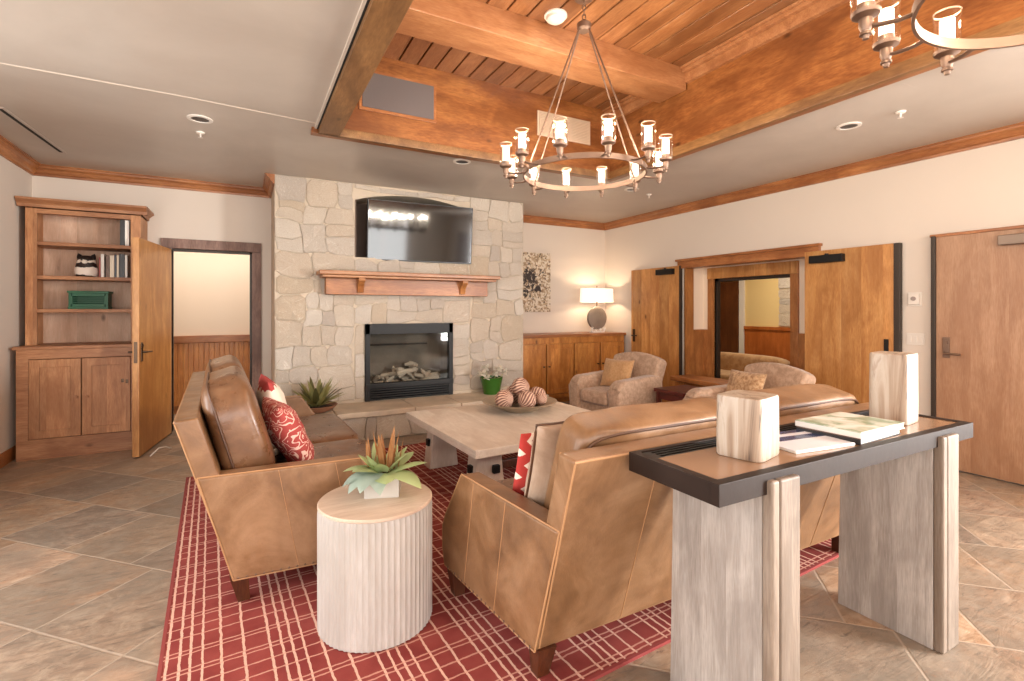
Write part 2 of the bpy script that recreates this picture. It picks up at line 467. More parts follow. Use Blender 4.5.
def m_slate():
    k = NT('slate_floor')
    S = 0.54
    v = k.map(rot=(0, 0, math.radians(45)), scale=(1/S, 1/S, 1), loc=(0.2, 0.285, 0))
    # slight waviness of the hand-set joints
    wob = k.noise(k.co(), 2.5, 3)
    s = k.sep(v)
    wx = k.math('ADD', s[0], k.math('MULTIPLY', k.math('SUBTRACT', wob, 0.5), 0.03))
    wy = k.math('ADD', s[1], k.math('MULTIPLY', k.math('SUBTRACT', wob, 0.5), -0.03))
    iy = k.math('FLOOR', wy)
    wx = k.math('ADD', wx, k.math('MULTIPLY', k.math('FLOOR', k.math('MULTIPLY', k.n('TexWhiteNoise', {'noise_dimensions': '1D'}, W=iy).outputs[0], 3.0)), 0.3333))
    ix = k.math('FLOOR', wx)
    wn_ = k.n('TexWhiteNoise', {'noise_dimensions': '2D'}, Vector=k.xyz(ix, iy))
    fx, fy = k.math('FRACT', wx), k.math('FRACT', wy)
    dx = k.math('MINIMUM', fx, k.math('SUBTRACT', 1.0, fx))
    dy = k.math('MINIMUM', fy, k.math('SUBTRACT', 1.0, fy))
    d = k.math('MINIMUM', dx, dy)
    off = k.n('VectorMath', {'operation': 'SCALE'}, i0=wn_.outputs[1], Scale=9.0).outputs[0]
    pv = k.n('VectorMath', {'operation': 'ADD'}, i0=k.co(), i1=off).outputs[0]
    big = k.noise(pv, 1.5, 5, 0.6, 1.0)
    st = k.noise(k.map(scale=(1.0, 4.5, 1), rot=(0, 0, 0.5), v=pv), 3.0, 7, 0.68, 1.2)
    c1 = k.ramp(wn_.outputs[0], [(0.0, srgb(176, 142, 114)), (0.18, srgb(150, 138, 124)), (0.36, srgb(186, 148, 112)), (0.54, srgb(140, 132, 122)), (0.72, srgb(188, 156, 134)), (0.88, srgb(166, 134, 104))], 'CONSTANT')
    c2 = k.ramp(st, [(0.30, srgb(112, 94, 80)), (0.46, srgb(156, 132, 112)), (0.60, srgb(184, 158, 134)), (0.75, srgb(208, 188, 168))])
    c = k.mix(0.6, c1, c2)
    c = k.mix(k.ramp(k.noise(pv, 11.0, 8, 0.75, 0.6), [(0.45, (0, 0, 0)), (0.66, (0.6, 0.6, 0.6))]), c, srgb(206, 190, 170))
    c = k.mix(k.ramp(k.noise(k.map(scale=(1.4, 5, 1), rot=(0, 0, 0.9), v=pv), 4.5, 8, 0.72, 1.5), [(0.55, (0, 0, 0)), (0.66, (0.7, 0.7, 0.7))]), c, srgb(84, 74, 66))
    tv_ = k.math('FRACT', k.math('MULTIPLY', wn_.outputs[0], 7.31))
    c = k.mix(1.0, c, k.ramp(tv_, [(0.0, (0.52, 0.53, 0.55)), (0.35, (0.80, 0.78, 0.76)), (0.7, (0.86, 0.82, 0.78)), (1.0, (1.02, 0.97, 0.92))]), 'MULTIPLY')
    c = k.mix(k.ramp(big, [(0.42, (0.6, 0.6, 0.6)), (0.58, (0, 0, 0))]), c, srgb(126, 118, 106))
    c = k.mix(k.ramp(k.noise(pv, 5.0, 5, 0.7, 0.8), [(0.62, (0, 0, 0)), (0.74, (0.55, 0.55, 0.55))]), c, srgb(176, 120, 82))
    g = k.ramp(d, [(0.006, (1, 1, 1)), (0.014, (0, 0, 0))])
    c = k.mix(k.math('MULTIPLY', g, 0.8), c, srgb(178, 160, 142))
    k.set(Base_Color=c, Roughness=k.ramp(st, [(0.3, (0.30,)*3), (0.7, (0.5,)*3)]), Specular_IOR_Level=0.5)
    h = k.math('SUBTRACT', st, k.math('MULTIPLY', g, 0.5))
    k.bump(h, 0.35, 0.012)
    return k.m
M['slate'] = m_slate()

def m_rug():
    k = NT('plaid_rug')
    s = k.sep(k.co())
    fuzz = k.noise(k.co(), 30, 2)
    def lines(sock, period, ls):
        w = k.math('ADD', sock, k.math('MULTIPLY', k.math('SUBTRACT', fuzz, 0.5), 0.010))
        f = k.math('FRACT', k.math('DIVIDE', w, period))
        st = [(0.0, (0, 0, 0))]
        for p, wd in ls:
            st += [((p-wd/2)/period, (1, 1, 1)), ((p+wd/2)/period, (0, 0, 0))]
        return k.ramp(f, st, 'CONSTANT')
    L = 0.0095
    a = lines(s[0], 0.36, [(0.02, L), (0.062, L), (0.098, L), (0.140, L), (0.205, L), (0.285, L)])
    b = lines(s[1], 0.40, [(0.02, L*0.8), (0.045, L*0.8), (0.145, L*0.8), (0.17, L*0.8), (0.27, L*0.8), (0.345, L*0.8)])
    base = k.mix(k.ramp(k.noise(k.co(), 5, 4), [(0.35, (0, 0, 0)), (0.65, (1, 1, 1))]), srgb(130, 56, 52), srgb(152, 73, 67))
    # darker weft blocks of the plaid
    blk = lines(s[0], 0.36, [(0.08, 0.13)])
    base = k.mix(k.math('MULTIPLY', blk, 0.25), base, srgb(130, 54, 54))
    c = k.mix(a, base, srgb(220, 178, 158))
    c = k.mix(k.math('MULTIPLY', b, 0.75), c, srgb(214, 160, 142))
    k.set(Base_Color=c, Roughness=0.9, Specular_IOR_Level=0.15)
    k.bump(k.noise(k.co(), 260, 3), 0.4, 0.004)
    return k.m
M['rug'] = m_rug()
M['rug_edge'] = plain('rug_binding', srgb(142, 60, 56), 0.9)

def m_leather(name, d, m, l, rough=0.36):
    k = NT(name)
    f = k.noise(k.co(), 3.2, 6, 0.62, 0.8)
    c = k.ramp(f, [(0.3, d), (0.5, m), (0.68, l)])
    f2 = k.noise(k.co(), 14, 5, 0.6)
    c = k.mix(0.25, c, k.ramp(f2, [(0.3, d), (0.7, l)]))
    k.set(Base_Color=c, Roughness=k.ramp(f2, [(0.3, (rough-0.06,)*3), (0.7, (rough+0.1,)*3)]), Specular_IOR_Level=0.55)
    h = k.n('TexVoronoi', None, Vector=k.co(), Scale=130)
    k.bump(h.outputs['Distance'], 0.10, 0.003)
    return k.m
M['leather'] = m_leather('tan_leather', srgb(98, 67, 42), srgb(132, 95, 62), srgb(160, 123, 90))
M['leather_dark'] = m_leather('brown_leather', srgb(84, 54, 33), srgb(114, 77, 50), srgb(142, 106, 76), 0.3)
M['leather_grey'] = m_leather('taupe_leather', srgb(140, 114, 92), srgb(174, 148, 126), srgb(200, 178, 158), 0.32)
M['stitch'] = plain('pale_welt_stitching', srgb(176, 132, 92), 0.6)
M['piping'] = plain('dark_piping', srgb(84, 54, 34), 0.45)

def m_fabric(name, a, b, scale=24):
    k = NT(name)
    f = k.noise(k.co(), scale, 5, 0.65, 0.4)
    c = k.mix(k.ramp(f, [(0.38, (0, 0, 0)), (0.62, (1, 1, 1))]), a, b)
    k.set(Base_Color=c, Roughness=0.85, Specular_IOR_Level=0.2, Sheen_Weight=0.3)
    k.bump(k.noise(k.co(), 220, 3), 0.3, 0.004)
    return k.m
M['chair_fab'] = m_fabric('taupe_tweed', srgb(166, 136, 112), srgb(192, 162, 138))
M['chair_pil'] = m_fabric('patterned_beige', srgb(146, 108, 74), srgb(196, 162, 124), 34)
M['tan_pil'] = m_fabric('camel_cloth', srgb(170, 128, 86), srgb(186, 146, 104), 40)
M['sofa_far'] = m_fabric('golden_cloth', srgb(150, 112, 74), srgb(172, 136, 96), 12)

def m_scroll(name, ground, line, scale, lo, hi):
    k = NT(name)
    v = k.map(scale=(1, 0.35, 1))
    w = k.n('TexNoise', None, Vector=v, Scale=scale, Detail=1.0, Distortion=0.4).outputs[1]
    p = k.n('VectorMath', {'operation': 'ADD'}, i0=v, i1=k.n('VectorMath', {'operation': 'SCALE'}, i0=w, Scale=0.16).outputs[0]).outputs[0]
    vo = k.n('TexVoronoi', {'feature': 'F1'}, Vector=p, Scale=scale)
    r = k.math('FRACT', k.math('MULTIPLY', vo.outputs['Distance'], 3.2))
    m = k.math('MULTIPLY', k.math('GREATER_THAN', r, lo), k.math('LESS_THAN', r, hi))
    k.set(Base_Color=k.mix(m, ground, line), Roughness=0.8, Specular_IOR_Level=0.2)
    k.bump(k.noise(k.co(), 240, 2), 0.25, 0.003)
    return k.m
M['pil_scroll'] = m_scroll('red_scroll_cloth', srgb(172, 74, 70), srgb(232, 196, 180), 13.0, 0.42, 0.64)
def m_white_red():
    k = NT('white_cloth_red_top')
    s = k.sep(k.co())
    wv = k.n('TexVoronoi', None, Vector=k.co(), Scale=24).outputs['Distance']
    z = k.math('ADD', s[2], k.math('MULTIPLY', k.math('SUBTRACT', wv, 0.4), 0.06))
    top = k.math('ADD', k.math('GREATER_THAN', z, 0.205), k.math('LESS_THAN', z, -0.02))
    k.set(Base_Color=k.mix(top, srgb(240, 226, 208), srgb(176, 74, 72)), Roughness=0.85, Specular_IOR_Level=0.2)
    return k.m
M['pil_white'] = m_white_red()
def m_ikat():
    k = NT('red_ikat_cloth')
    s = k.sep(k.map(scale=(1, 1, 1)))
    zz = k.math('PINGPONG', k.math('MULTIPLY', s[2], 9.0), 0.5)
    x = k.math('ADD', k.math('MULTIPLY', s[0], 7.0), k.math('MULTIPLY', zz, 0.9))
    f = k.math('FRACT', x)
    m = k.ramp(f, [(0.0, srgb(186, 66, 60)), (0.45, srgb(240, 224, 208)), (0.62, srgb(150, 50, 50)), (0.72, srgb(240, 224, 208))], 'CONSTANT')
    k.set(Base_Color=m, Roughness=0.85, Specular_IOR_Level=0.2)
    return k.m
M['pil_ikat'] = m_ikat()

def m_stone():
    k = NT('ledge_stone')
    at = k.n('Attribute', {'attribute_name': 'tint'})
    t = k.sep(at.outputs[0] if False else at.outputs['Color'])
    c = k.ramp(t[0], [(0.0, srgb(216, 198, 176)), (0.2, srgb(226, 214, 198)), (0.45, srgb(206, 194, 180)), (0.6, srgb(232, 222, 208)), (0.75, srgb(208, 188, 162)), (0.9, srgb(220, 208, 194)), (1.0, srgb(192, 180, 168))])
    off = k.n('VectorMath', {'operation': 'SCALE'}, i0=at.outputs['Color'], Scale=9.0).outputs[0]
    v = k.n('VectorMath', {'operation': 'ADD'}, i0=k.co(), i1=off).outputs[0]
    # iron stains, pale lichen and brown weathering, each stone cut from a different bed
    c = k.mix(k.ramp(k.noise(v, 5.0, 9, 0.68, 0.9), [(0.50, (0, 0, 0)), (0.62, (0.65, 0.65, 0.65))]), c, srgb(184, 154, 124))
    c = k.mix(k.ramp(k.noise(k.map(loc=(5, 2, 7), v=v), 3.4, 8, 0.66, 0.8), [(0.54, (0, 0, 0)), (0.62, (0.7, 0.7, 0.7))]), c, srgb(240, 232, 220))
    c = k.mix(k.ramp(k.noise(k.map(scale=(1, 1, 1.8), loc=(1, 9, 3), v=v), 7.0, 8, 0.7, 1.2), [(0.60, (0, 0, 0)), (0.68, (0.7, 0.7, 0.7))]), c, srgb(150, 120, 94))
    k.set(Base_Color=c, Roughness=0.8, Specular_IOR_Level=0.3)
    k.bump(k.math('ADD', k.noise(v, 14, 7, 0.7), k.math('MULTIPLY', k.noise(v, 4.5, 4, 0.6, 0.8), 1.2)), 0.7, 0.022)
    return k.m
M['stone'] = m_stone()
M['mortar'] = plain('mortar', srgb(192, 176, 156), 0.9, bump=0.4, bscale=40, var=0.08)
M['hearth'] = plain('hearth_flagstone', srgb(196, 178, 156), 0.6, bump=0.5, bscale=18, var=0.2)

def m_petrified():
    k = NT('petrified_wood')
    v = k.map(scale=(9, 9, 0.9))
    a = k.noise(v, 1.6, 6, 0.6, 1.2)
    c = k.ramp(a, [(0.32, srgb(84, 66, 54)), (0.40, srgb(144, 120, 98)), (0.48, srgb(166, 146, 126)), (0.6, srgb(182, 168, 152)), (0.68, srgb(140, 114, 92))])
    b = k.noise(k.map(scale=(11, 11, 1.3), loc=(3, 1, 0)), 1.3, 5, 0.6, 1.6)
    c = k.mix(k.ramp(b, [(0.60, (0, 0, 0)), (0.66, (0.85, 0.85, 0.85))]), c, srgb(92, 80, 72))
    k.set(Base_Color=c, Roughness=0.4)
    k.bump(a, 0.15, 0.01)
    return k.m
M['petrified'] = m_petrified()

def m_ball():
    k = NT('ribbed_seed_pod')
    s = k.sep(k.co())
    a = k.math('ARCTAN2', s[1], s[0])
    f = k.math('FRACT', k.math('ADD', k.math('MULTIPLY', a, 18/(2*PI)), k.math('MULTIPLY', s[2], 14.0)))
    k.set(Base_Color=k.ramp(f, [(0.0, srgb(112, 74, 60)), (0.35, srgb(136, 92, 76)), (0.55, srgb(214, 180, 156)), (0.75, srgb(206, 168, 144)), (0.95, srgb(112, 74, 60))]), Roughness=0.75)
    return k.m
M['ball'] = m_ball()

def m_mosaic():
    k = NT('speckled_picture')
    v = k.co()
    vo = k.n('TexVoronoi', None, Vector=v, Scale=42)
    c = k.ramp(vo.outputs['Color'], [(0.0, srgb(206, 190, 166)), (0.3, srgb(176, 154, 126)), (0.5, srgb(216, 204, 186)), (0.7, srgb(146, 122, 96)), (0.85, srgb(84, 68, 54))], 'CONSTANT')
    s = k.sep(v)
    x = k.math('MULTIPLY', k.math('SUBTRACT', s[0], 0.02), 3.9)
    z = k.math('MULTIPLY', k.math('SUBTRACT', s[2], 0.04), 3.1)
    r = k.math('ADD', k.math('MULTIPLY', x, x), k.math('MULTIPLY', z, z))
    r = k.math('ADD', r, k.math('MULTIPLY', k.math('SUBTRACT', k.noise(v, 8.5, 5, 0.7, 1.2), 0.5), 5.5))
    c = k.mix(k.ramp(r, [(0.22, (1, 1, 1)), (0.30, (0, 0, 0))]), c, srgb(48, 36, 32))
    k.set(Base_Color=c, Roughness=0.6)
    return k.m
M['mosaic'] = m_mosaic()

def m_cover(name, seed, stops, scale):
    k = NT(name)
    f = k.noise(k.map(loc=(seed, seed, 0), scale=scale), 3.0, 3, 0.5, 1.0)
    k.set(Base_Color=k.ramp(f, stops, 'LINEAR'), Roughness=0.22)
    return k.m
M['cover_green'] = m_cover('pale_green_cover', 2, [(0.35, srgb(150, 172, 146)), (0.5, srgb(206, 214, 196)), (0.62, srgb(240, 240, 232))], (3, 3, 1))
def m_blue():
    k = NT('blue_striped_cover')
    s = k.sep(k.co())
    f = k.math('FRACT', k.math('MULTIPLY', s[1], 13.0))
    up = k.math('GREATER_THAN', s[1], -0.02)
    st = k.math('MULTIPLY', k.math('LESS_THAN', f, 0.6), up)
    n_ = k.noise(k.map(scale=(3, 12, 1)), 6, 3)
    dk = k.mix(n_, srgb(24, 38, 84), srgb(64, 84, 134))
    k.set(Base_Color=k.mix(st, srgb(232, 234, 242), dk), Roughness=0.2)
    return k.m
M['cover_blue'] = m_blue()
for nm, c in (('red', (158, 58, 48)), ('cream', (226, 212, 190)), ('brown', (104, 74, 54)), ('black', (34, 30, 30)), ('navy', (44, 50, 66)), ('white', (236, 232, 224))):
    M['bk_'+nm] = plain('book_cover_'+nm, srgb(*c), 0.4)
def m_owl():
    k = NT('black_white_glaze')
    s = k.sep(k.co())
    z = k.math('ADD', s[2], k.math('MULTIPLY', k.math('SUBTRACT', k.noise(k.co(), 22, 3), 0.5), 0.05))
    c = k.ramp(z, [(0.0, srgb(44, 32, 28)), (0.015, srgb(236, 224, 212)), (0.085, srgb(40, 30, 28)), (0.125, srgb(232, 220, 206)), (0.15, srgb(40, 30, 28))], 'CONSTANT')
    k.set(Base_Color=c, Roughness=0.3)
    return k.m
M['owl'] = m_owl()
# ------------------------------------------------------------------ END MATERIALS

# ------------------------------------------------------------------ the room
XL, XR, YB, YF, CZ = -1.92, 5.48, 6.78, -6.0, 2.88
T = 0.15
ST = dict(kind='structure')
single('floor', MB().box(-2.2, 9.3, YF-0.3, 9.4, -0.12, 0), M['slate'], 'floor of large slate tiles laid on the diagonal', 'floor', **ST)

# ceiling with the rectangular hole of the timber coffer
CX0, CX1, CY0, CY1, CT = 0.52, 3.55, -3.4, 4.30, 3.58
cm = MB()
cm.box(XL-T, CX0, YF, YB+T, CZ, CZ+0.1).box(CX1, XR+T, YF, YB+T, CZ, CZ+0.1)
cm.box(CX0, CX1, CY1, YB+T, CZ, CZ+0.1).box(CX0, CX1, YF, CY0, CZ, CZ+0.1)
ceil = single('ceiling', cm, M['ceiling'], 'low taupe plaster ceiling around the timber coffer', 'ceiling', smooth=False, **ST)
j = MB()
pts = [(XL+0.02, 4.06, CZ), (-1.2, 4.07, CZ), (-0.4, 4.10, CZ), (0.1, 4.15, CZ), (CX0, 4.19, CZ)]
j.tube(pts, 0.011, 6, rz=0.004)
obj('joint_seam', j, M['ceil_edge'], ceil)

cof = thing('ceiling_coffer', 'deep coffer of orange stained timber boards sunk into the ceiling', 'coffer', (0, 0, 0), kind='structure')
g = MB()
x = CX0
while x < CX1-0.01:
    g.box(x+0.006, min(x+0.158, CX1), CY0, CY1, CT, CT+0.03, 0.003, 1)
    x += 0.165
obj('plank_lining', g, M['plank'], cof)
obj('backing_board', MB().box(CX0-0.2, CX1+0.2, CY0-0.2, CY1+0.2, CT+0.02, CT+0.08), M['gap'], cof)
obj('end_board', MB().box(CX0-0.05, CX1+0.05, CY1-0.02, CY1+0.06, CZ-0.045, CT+0.03), M['coffer_x'], cof)
obj('end_board', MB().box(CX0-0.05, CX1+0.05, CY0-0.06, CY0+0.02, CZ-0.045, CT+0.03), M['coffer_x'], cof)
sb = MB().box(CX1-0.02, CX1+0.06, CY0, CY1, CZ-0.045, CT+0.03)
obj('side_board', sb, M['coffer_y'], cof)
obj('lower_rail', MB().box(CX1-0.045, CX1+0.0, CY0, CY1, CZ-0.05, CZ+0.03, 0.006), M['coffer_soffit'], cof)  # darker soffit wood puts the shade under this lip into its colour
obj('lower_rail', MB().box(CX0, CX1, CY1-0.045, CY1, CZ-0.05, CZ+0.02, 0.006), M['coffer_soffit'], cof)  # end lip toned darker too, standing in for its shaded underside
mo = MB().box(CX1-0.06, CX1, CY0, CY1, CT-0.13, CT, 0.006).box(CX1-0.10, CX1, CY0, CY1, CT-0.05, CT, 0.008)
mo.box(CX1-0.13, CX1-0.05, CY0, CY1, CT-0.022, CT, 0.006)
obj('top_moulding', mo, M['beam_x'], cof)
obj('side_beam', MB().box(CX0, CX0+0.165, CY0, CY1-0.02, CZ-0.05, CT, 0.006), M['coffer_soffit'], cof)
obj('shadow_reveal', MB().box(CX0-0.012, CX0+0.004, CY0, CY1, CZ-0.015, CZ+0.02), M['black'], cof)
obj('reveal_bead', MB().box(CX0-0.028, CX0-0.011, CY0, CY1+0.02, CZ-0.012, CZ+0.02), M['ceil_edge'], cof)
obj('cross_beam', MB().box(CX0+0.10, CX1-0.04, 3.19, 3.52, 3.385, CT+0.01, 0.012), M['beam_x'], cof)
obj('cross_beam', MB().box(CX0+0.10, CX1-0.04, 0.95, 1.28, 3.385, CT+0.01, 0.012), M['beam_x'], cof)

# walls
HZ = 3.0
DX0, DX1, DH = -0.735, 0.07, 2.10                      # hall doorway
wb = MB()
wb.box(XL-T, DX0, YB, YB+T, 0, HZ).box(DX1, XR+T, YB, YB+T, 0, HZ).box(DX0, DX1, YB, YB+T, DH, HZ)
single('wall_back', wb, M['wall'], 'cream plaster wall behind the bookcase and the fireplace', 'wall', smooth=False, **ST)
OY0, OY1, OH = 3.20, 5.02, 2.02                        # lobby opening
wr = MB()
RW0, RW1 = -2.9, -1.3
RWW = [(RW0, RW1), (-0.9, 0.3)]  # right-hand openings out of view, added for the extra light on that side
wr.box(XR, XR+T, YF, RW0, 0, HZ).box(XR, XR+T, RW1, -0.9, 0, HZ).box(XR, XR+T, 0.3, OY0, 0, HZ)
for a, b in RWW: wr.box(XR, XR+T, a, b, 0, 0.4).box(XR, XR+T, a, b, 2.6, HZ)
wr.box(XR, XR+T, OY1, YB+T, 0, HZ).box(XR, XR+T, OY0, OY1, OH, HZ)
single('wall_right', wr, M['wall'], 'long cream plaster wall with the double doors', 'wall', smooth=False, **ST)
wl = MB()
WLW = [(y-0.6, y+0.6) for y in (-3.4, -1.7, 0.0, 1.7, 3.4)]
for a, b in zip([YF]+[q for p, q in WLW], [p for p, q in WLW]+[YB+T]): wl.box(XL-T, XL, a, b, 0, HZ)
for a, b in WLW: wl.box(XL-T, XL, a, b, 0, 0.5).box(XL-T, XL, a, b, 2.4, HZ)
single('wall_left', wl, M['wall'], 'cream plaster wall beside the bookcase', 'wall', smooth=False, **ST)
wf = MB()
WFW = [(-1.6, 0.1), (0.3, 2.0), (2.2, 3.9)]
xs = [XL-T, -1.6, 0.1, 0.3, 2.0, 2.2, 3.9, XR+T]
for a, b in zip(xs[0::2], xs[1::2]): wf.box(a, b, YF-T, YF, 0, HZ)
for a, b in WFW: wf.box(a, b, YF-T, YF, 0, 0.3).box(a, b, YF-T, YF, 2.7, HZ)
single('wall_front', wf, M['wall'], 'cream window wall opposite the fireplace', 'wall', smooth=False, **ST)
n = 0
for a, b in WFW:
    n += 1
    w = thing('window_%d' % n, 'tall wood framed window in the wall opposite the fireplace', 'window', kind='structure', group='windows opposite the fireplace')
    f = MB()
    for p, q in ((a, a+0.07), (b-0.07, b), ((a+b)/2-0.03, (a+b)/2+0.03)): f.box(p, q, YF-0.1, YF-0.03, 0.3, 2.7)
    for p, q in ((0.3, 0.37), (2.63, 2.7)): f.box(a, b, YF-0.1, YF-0.03, p, q)
    obj('window_frame', f, M['trim_x'], w)
    obj('window_pane', MB().box(a, b, YF-0.07, YF-0.06, 0.3, 2.7), M['glass'], w, smooth=False)
for a, b in WLW:
    n += 1
    w = thing('window_%d' % n, 'narrow wood framed window in the side wall', 'window', kind='structure', group='windows of the side wall')
    f = MB()
    for p, q in ((a, a+0.07), (b-0.07, b)): f.box(XL-0.1, XL-0.03, p, q, 0.5, 2.4)
    for p, q in ((0.5, 0.57), (2.33, 2.4)): f.box(XL-0.1, XL-0.03, a, b, p, q)
    obj('window_frame', f, M['trim_x'], w)
    obj('window_pane', MB().box(XL-0.07, XL-0.06, a, b, 0.5, 2.4), M['glass'], w, smooth=False)

for (a, b), lb in zip(RWW, ('wide wood framed window in the wall past the pale door, next to the closet', 'narrower wood framed window in the wall right past the pale door')):
    n += 1
    w = thing('window_%d' % n, lb, 'window', kind='structure')  # unseen frames added around the extra right-hand lights
    f = MB()
    for p, q in ((a, a+0.07), (b-0.07, b), ((a+b)/2-0.03, (a+b)/2+0.03)): f.box(XR+0.03, XR+0.1, p, q, 0.4, 2.6)
    for p, q in ((0.4, 0.47), (2.53, 2.6)): f.box(XR+0.03, XR+0.1, a, b, p, q)
    obj('window_frame', f, M['trim_x'], w)
    obj('window_pane', MB().box(XR+0.06, XR+0.07, a, b, 0.4, 2.6), M['glass'], w, smooth=False)
# crown mouldings, baseboards
def crown_prof(s):   # (horizontal offset from wall, z) ; s = direction away from the wall
    return [(0, CZ-0.105), (s*0.018, CZ-0.105), (s*0.022, CZ-0.085), (s*0.036, CZ-0.075), (s*0.050, CZ-0.045), (s*0.075, CZ-0.028), (s*0.080, CZ-0.012), (s*0.098, CZ-0.010), (s*0.098, CZ), (0, CZ)]
def crown_back(name, x0, x1, label):
    single(name, MB().prism([(YB+p, z) for p, z in crown_prof(-1)], 'x', x0, x1), M['trim_x'], label, 'crown moulding', ang=25, **ST)
crown_back('trim_1', XL, 0.275, 'stained crown moulding above the bookcase and hall door')
crown_back('trim_2', 3.40, XR, 'stained crown moulding above the table lamp')
single('trim_3', MB().prism([(XR+p, z) for p, z in crown_prof(-1)], 'y', YF, YB), M['trim_y'], 'long stained crown moulding above the double doors', 'crown moulding', ang=25, **ST)
single('trim_4', MB().prism([(XL+p, z) for p, z in crown_prof(1)], 'y', YF, YB), M['trim_y'], 'stained crown moulding on the wall beside the bookcase', 'crown moulding', ang=25, **ST)
single('trim_5', MB().prism([(0.28+p, z) for p, z in crown_prof(-1)], 'y', 5.97, YB), M['trim_y'], 'short crown moulding return on the fireplace flank', 'crown moulding', ang=25, **ST)
bp = lambda s, w: [(w, 0), (w+s*0.016, 0), (w+s*0.016, 0.10), (w+s*0.008, 0.12), (w, 0.12)]
single('baseboard_left', MB().prism(bp(1, XL), 'y', YF, YB), M['trim_y'], 'stained baseboard running up to the bookcase', 'baseboard', **ST)
br = MB()
for a, b in ((YF, -4.95), (-2.97, 1.08), (2.16, 2.36), (6.05, YB)): br.prism(bp(-1, XR), 'y', a, b)
single('baseboard_right', br, M['trim_y'], 'stained baseboard between the doors', 'baseboard', **ST)

# ------------------------------------------------------------------ hall behind the back doorway
hw = MB()
hw.box(-2.4, 2.6, 8.02, 8.12, 0, 2.75).box(-2.4, -2.3, YB+T, 8.02, 0, 2.75).box(2.5, 2.6, YB+T, 8.02, 0, 2.75).box(-2.4, 2.6, YB+T, 8.12, 2.75, 2.82)
single('wall_hall', hw, M['hall_wall'], 'pale peach wall of the hall seen through the doorway', 'wall', smooth=False, **ST)
ws = MB()
x = -2.3
while x < 2.5:
    ws.box(x, x+0.0575, 7.995, 8.02, 0.1, 0.96, 0.003, 1); x += 0.06
wst = single('wainscot_hall', ws, M['bead'], 'honey beadboard wainscot of the hall', 'wainscot', **ST)
obj('cap_rail', MB().box(-2.3, 2.5, 7.96, 8.02, 0.95, 1.05, 0.01), M['trim_x'], wst)
obj('skirting', MB().box(-2.3, 2.5, 7.985, 8.02, 0.0, 0.11, 0.006), M['trim_x'], wst)
# weathered casing of the doorway
cs = thing('trim_6', 'weathered grey brown casing around the hall doorway', 'door casing', kind='structure')
obj('jamb', MB().box(DX1, DX1+0.10, YB-0.03, YB+T, 0, DH+0.0, 0.006), M['rustic'], cs)
obj('jamb', MB().box(DX0-0.10, DX0, YB-0.03, YB+T, 0, DH+0.0, 0.006), M['rustic'], cs)
obj('header', MB().box(DX0-0.10, DX1+0.10, YB-0.04, YB+T, DH, DH+0.11, 0.006), M['rustic'], cs)
obj('door_stop', MB().box(DX1-0.025, DX1, YB+0.03, YB+0.10, 0, DH).box(DX0, DX1, YB+0.03, YB+0.10, DH-0.025, DH), M['door_frame_dark'], cs)

# door leaf standing open into the room
dl = thing('door_1', 'honey coloured alder door standing open beside the bookcase', 'door', (-0.735, 6.74, 0), math.radians(-98.6), kind='structure')
obj('door_leaf', MB().box(0, 0.98, -0.055, 0, 0.015, 2.085, 0.003), M['alder_x'], dl)
def lever(parent, x, y, z, s, dirx, mat):
    """plate, rose and lever on a face whose outward normal is s along local y"""
    h = MB()
    h.box(x-0.022, x+0.022, min(y, y+s*0.008), max(y, y+s*0.008), z-0.09, z+0.09, 0.003)
    h.cyl((x, y, z), (x, y+s*0.05, z), 0.010)
    h.tube([(x, y+s*0.048, z), (x+dirx*0.03, y+s*0.055, z), (x+dirx*0.11, y+s*0.052, z-0.004)], 0.008)
    h.cyl((x, y, z+0.06), (x, y+s*0.016, z+0.06), 0.012)
    obj('door_handle', h, mat, parent)
lever(dl, 0.92, 0.0, 1.00, 1, -1, M['bronze'])
lever(dl, 0.92, -0.055, 1.00, -1, -1, M['bronze'])
obj('latch_plate', MB().box(0.98, 0.982, -0.042, -0.014, 0.90, 1.10), M['bronze'], dl)
single('door_stop_cord', MB().tube([(-0.80, 5.80, 0.005), (-0.74, 5.86, 0.06), (-0.69, 5.93, 0.05), (-0.66, 6.02, 0.006)], 0.006), M['white_plastic'], 'short white cord curling from the foot of the open hall door', 'cord')

# ------------------------------------------------------------------ lobby behind the double doors
IX = 5.86
IY0, IY1, IH = 3.70, 4.82, 1.84
lw = MB()
lw.box(IX, IX+0.10, OY0-0.25, IY0, 0, 2.7).box(IX, IX+0.10, IY1, OY1+0.25, 0, 2.7).box(IX, IX+0.10, IY0, IY1, IH, 2.7)
lw.box(XR+T, IX, OY1+0.0, OY1+0.10, 0, 2.7).box(XR+T, IX, OY0-0.10, OY0, 0, 2.7).box(XR+T, IX, OY0-0.1, OY1+0.1, 2.03, 2.1)
single('wall_vestibule', lw, M['hall_wall'], 'narrow cream wall framing the inner lobby opening', 'wall', smooth=False, **ST)
lw = MB()
lw.box(8.02, 8.12, 1.0, 9.2, 0, 2.7).box(IX+0.1, 8.02, 9.1, 9.2, 0, 2.7).box(IX+0.1, 8.02, 1.0, 1.1, 0, 2.7)
lw.box(IX, IX+0.1, 1.0, OY0-0.2, 0, 2.7).box(IX, IX+0.1, OY1+0.2, 9.2, 0, 2.7).box(IX, 8.12, 1.0, 9.2, 2.7, 2.8)
single('wall_lobby', lw, M['lobby_wall'], 'yellow wall of the lobby beyond the double doors', 'wall', smooth=False, **ST)
lwn = single('wainscot_lobby', MB().box(7.99, 8.02, 1.1, 5.92, 0, 1.06), M['lobby_bead'], 'orange wainscot panelling along the yellow lobby wall', 'wainscot', **ST)
obj('cap_rail', MB().box(7.96, 8.02, 1.1, 5.92, 1.05, 1.11, 0.008), M['lobby_bead'], lwn)
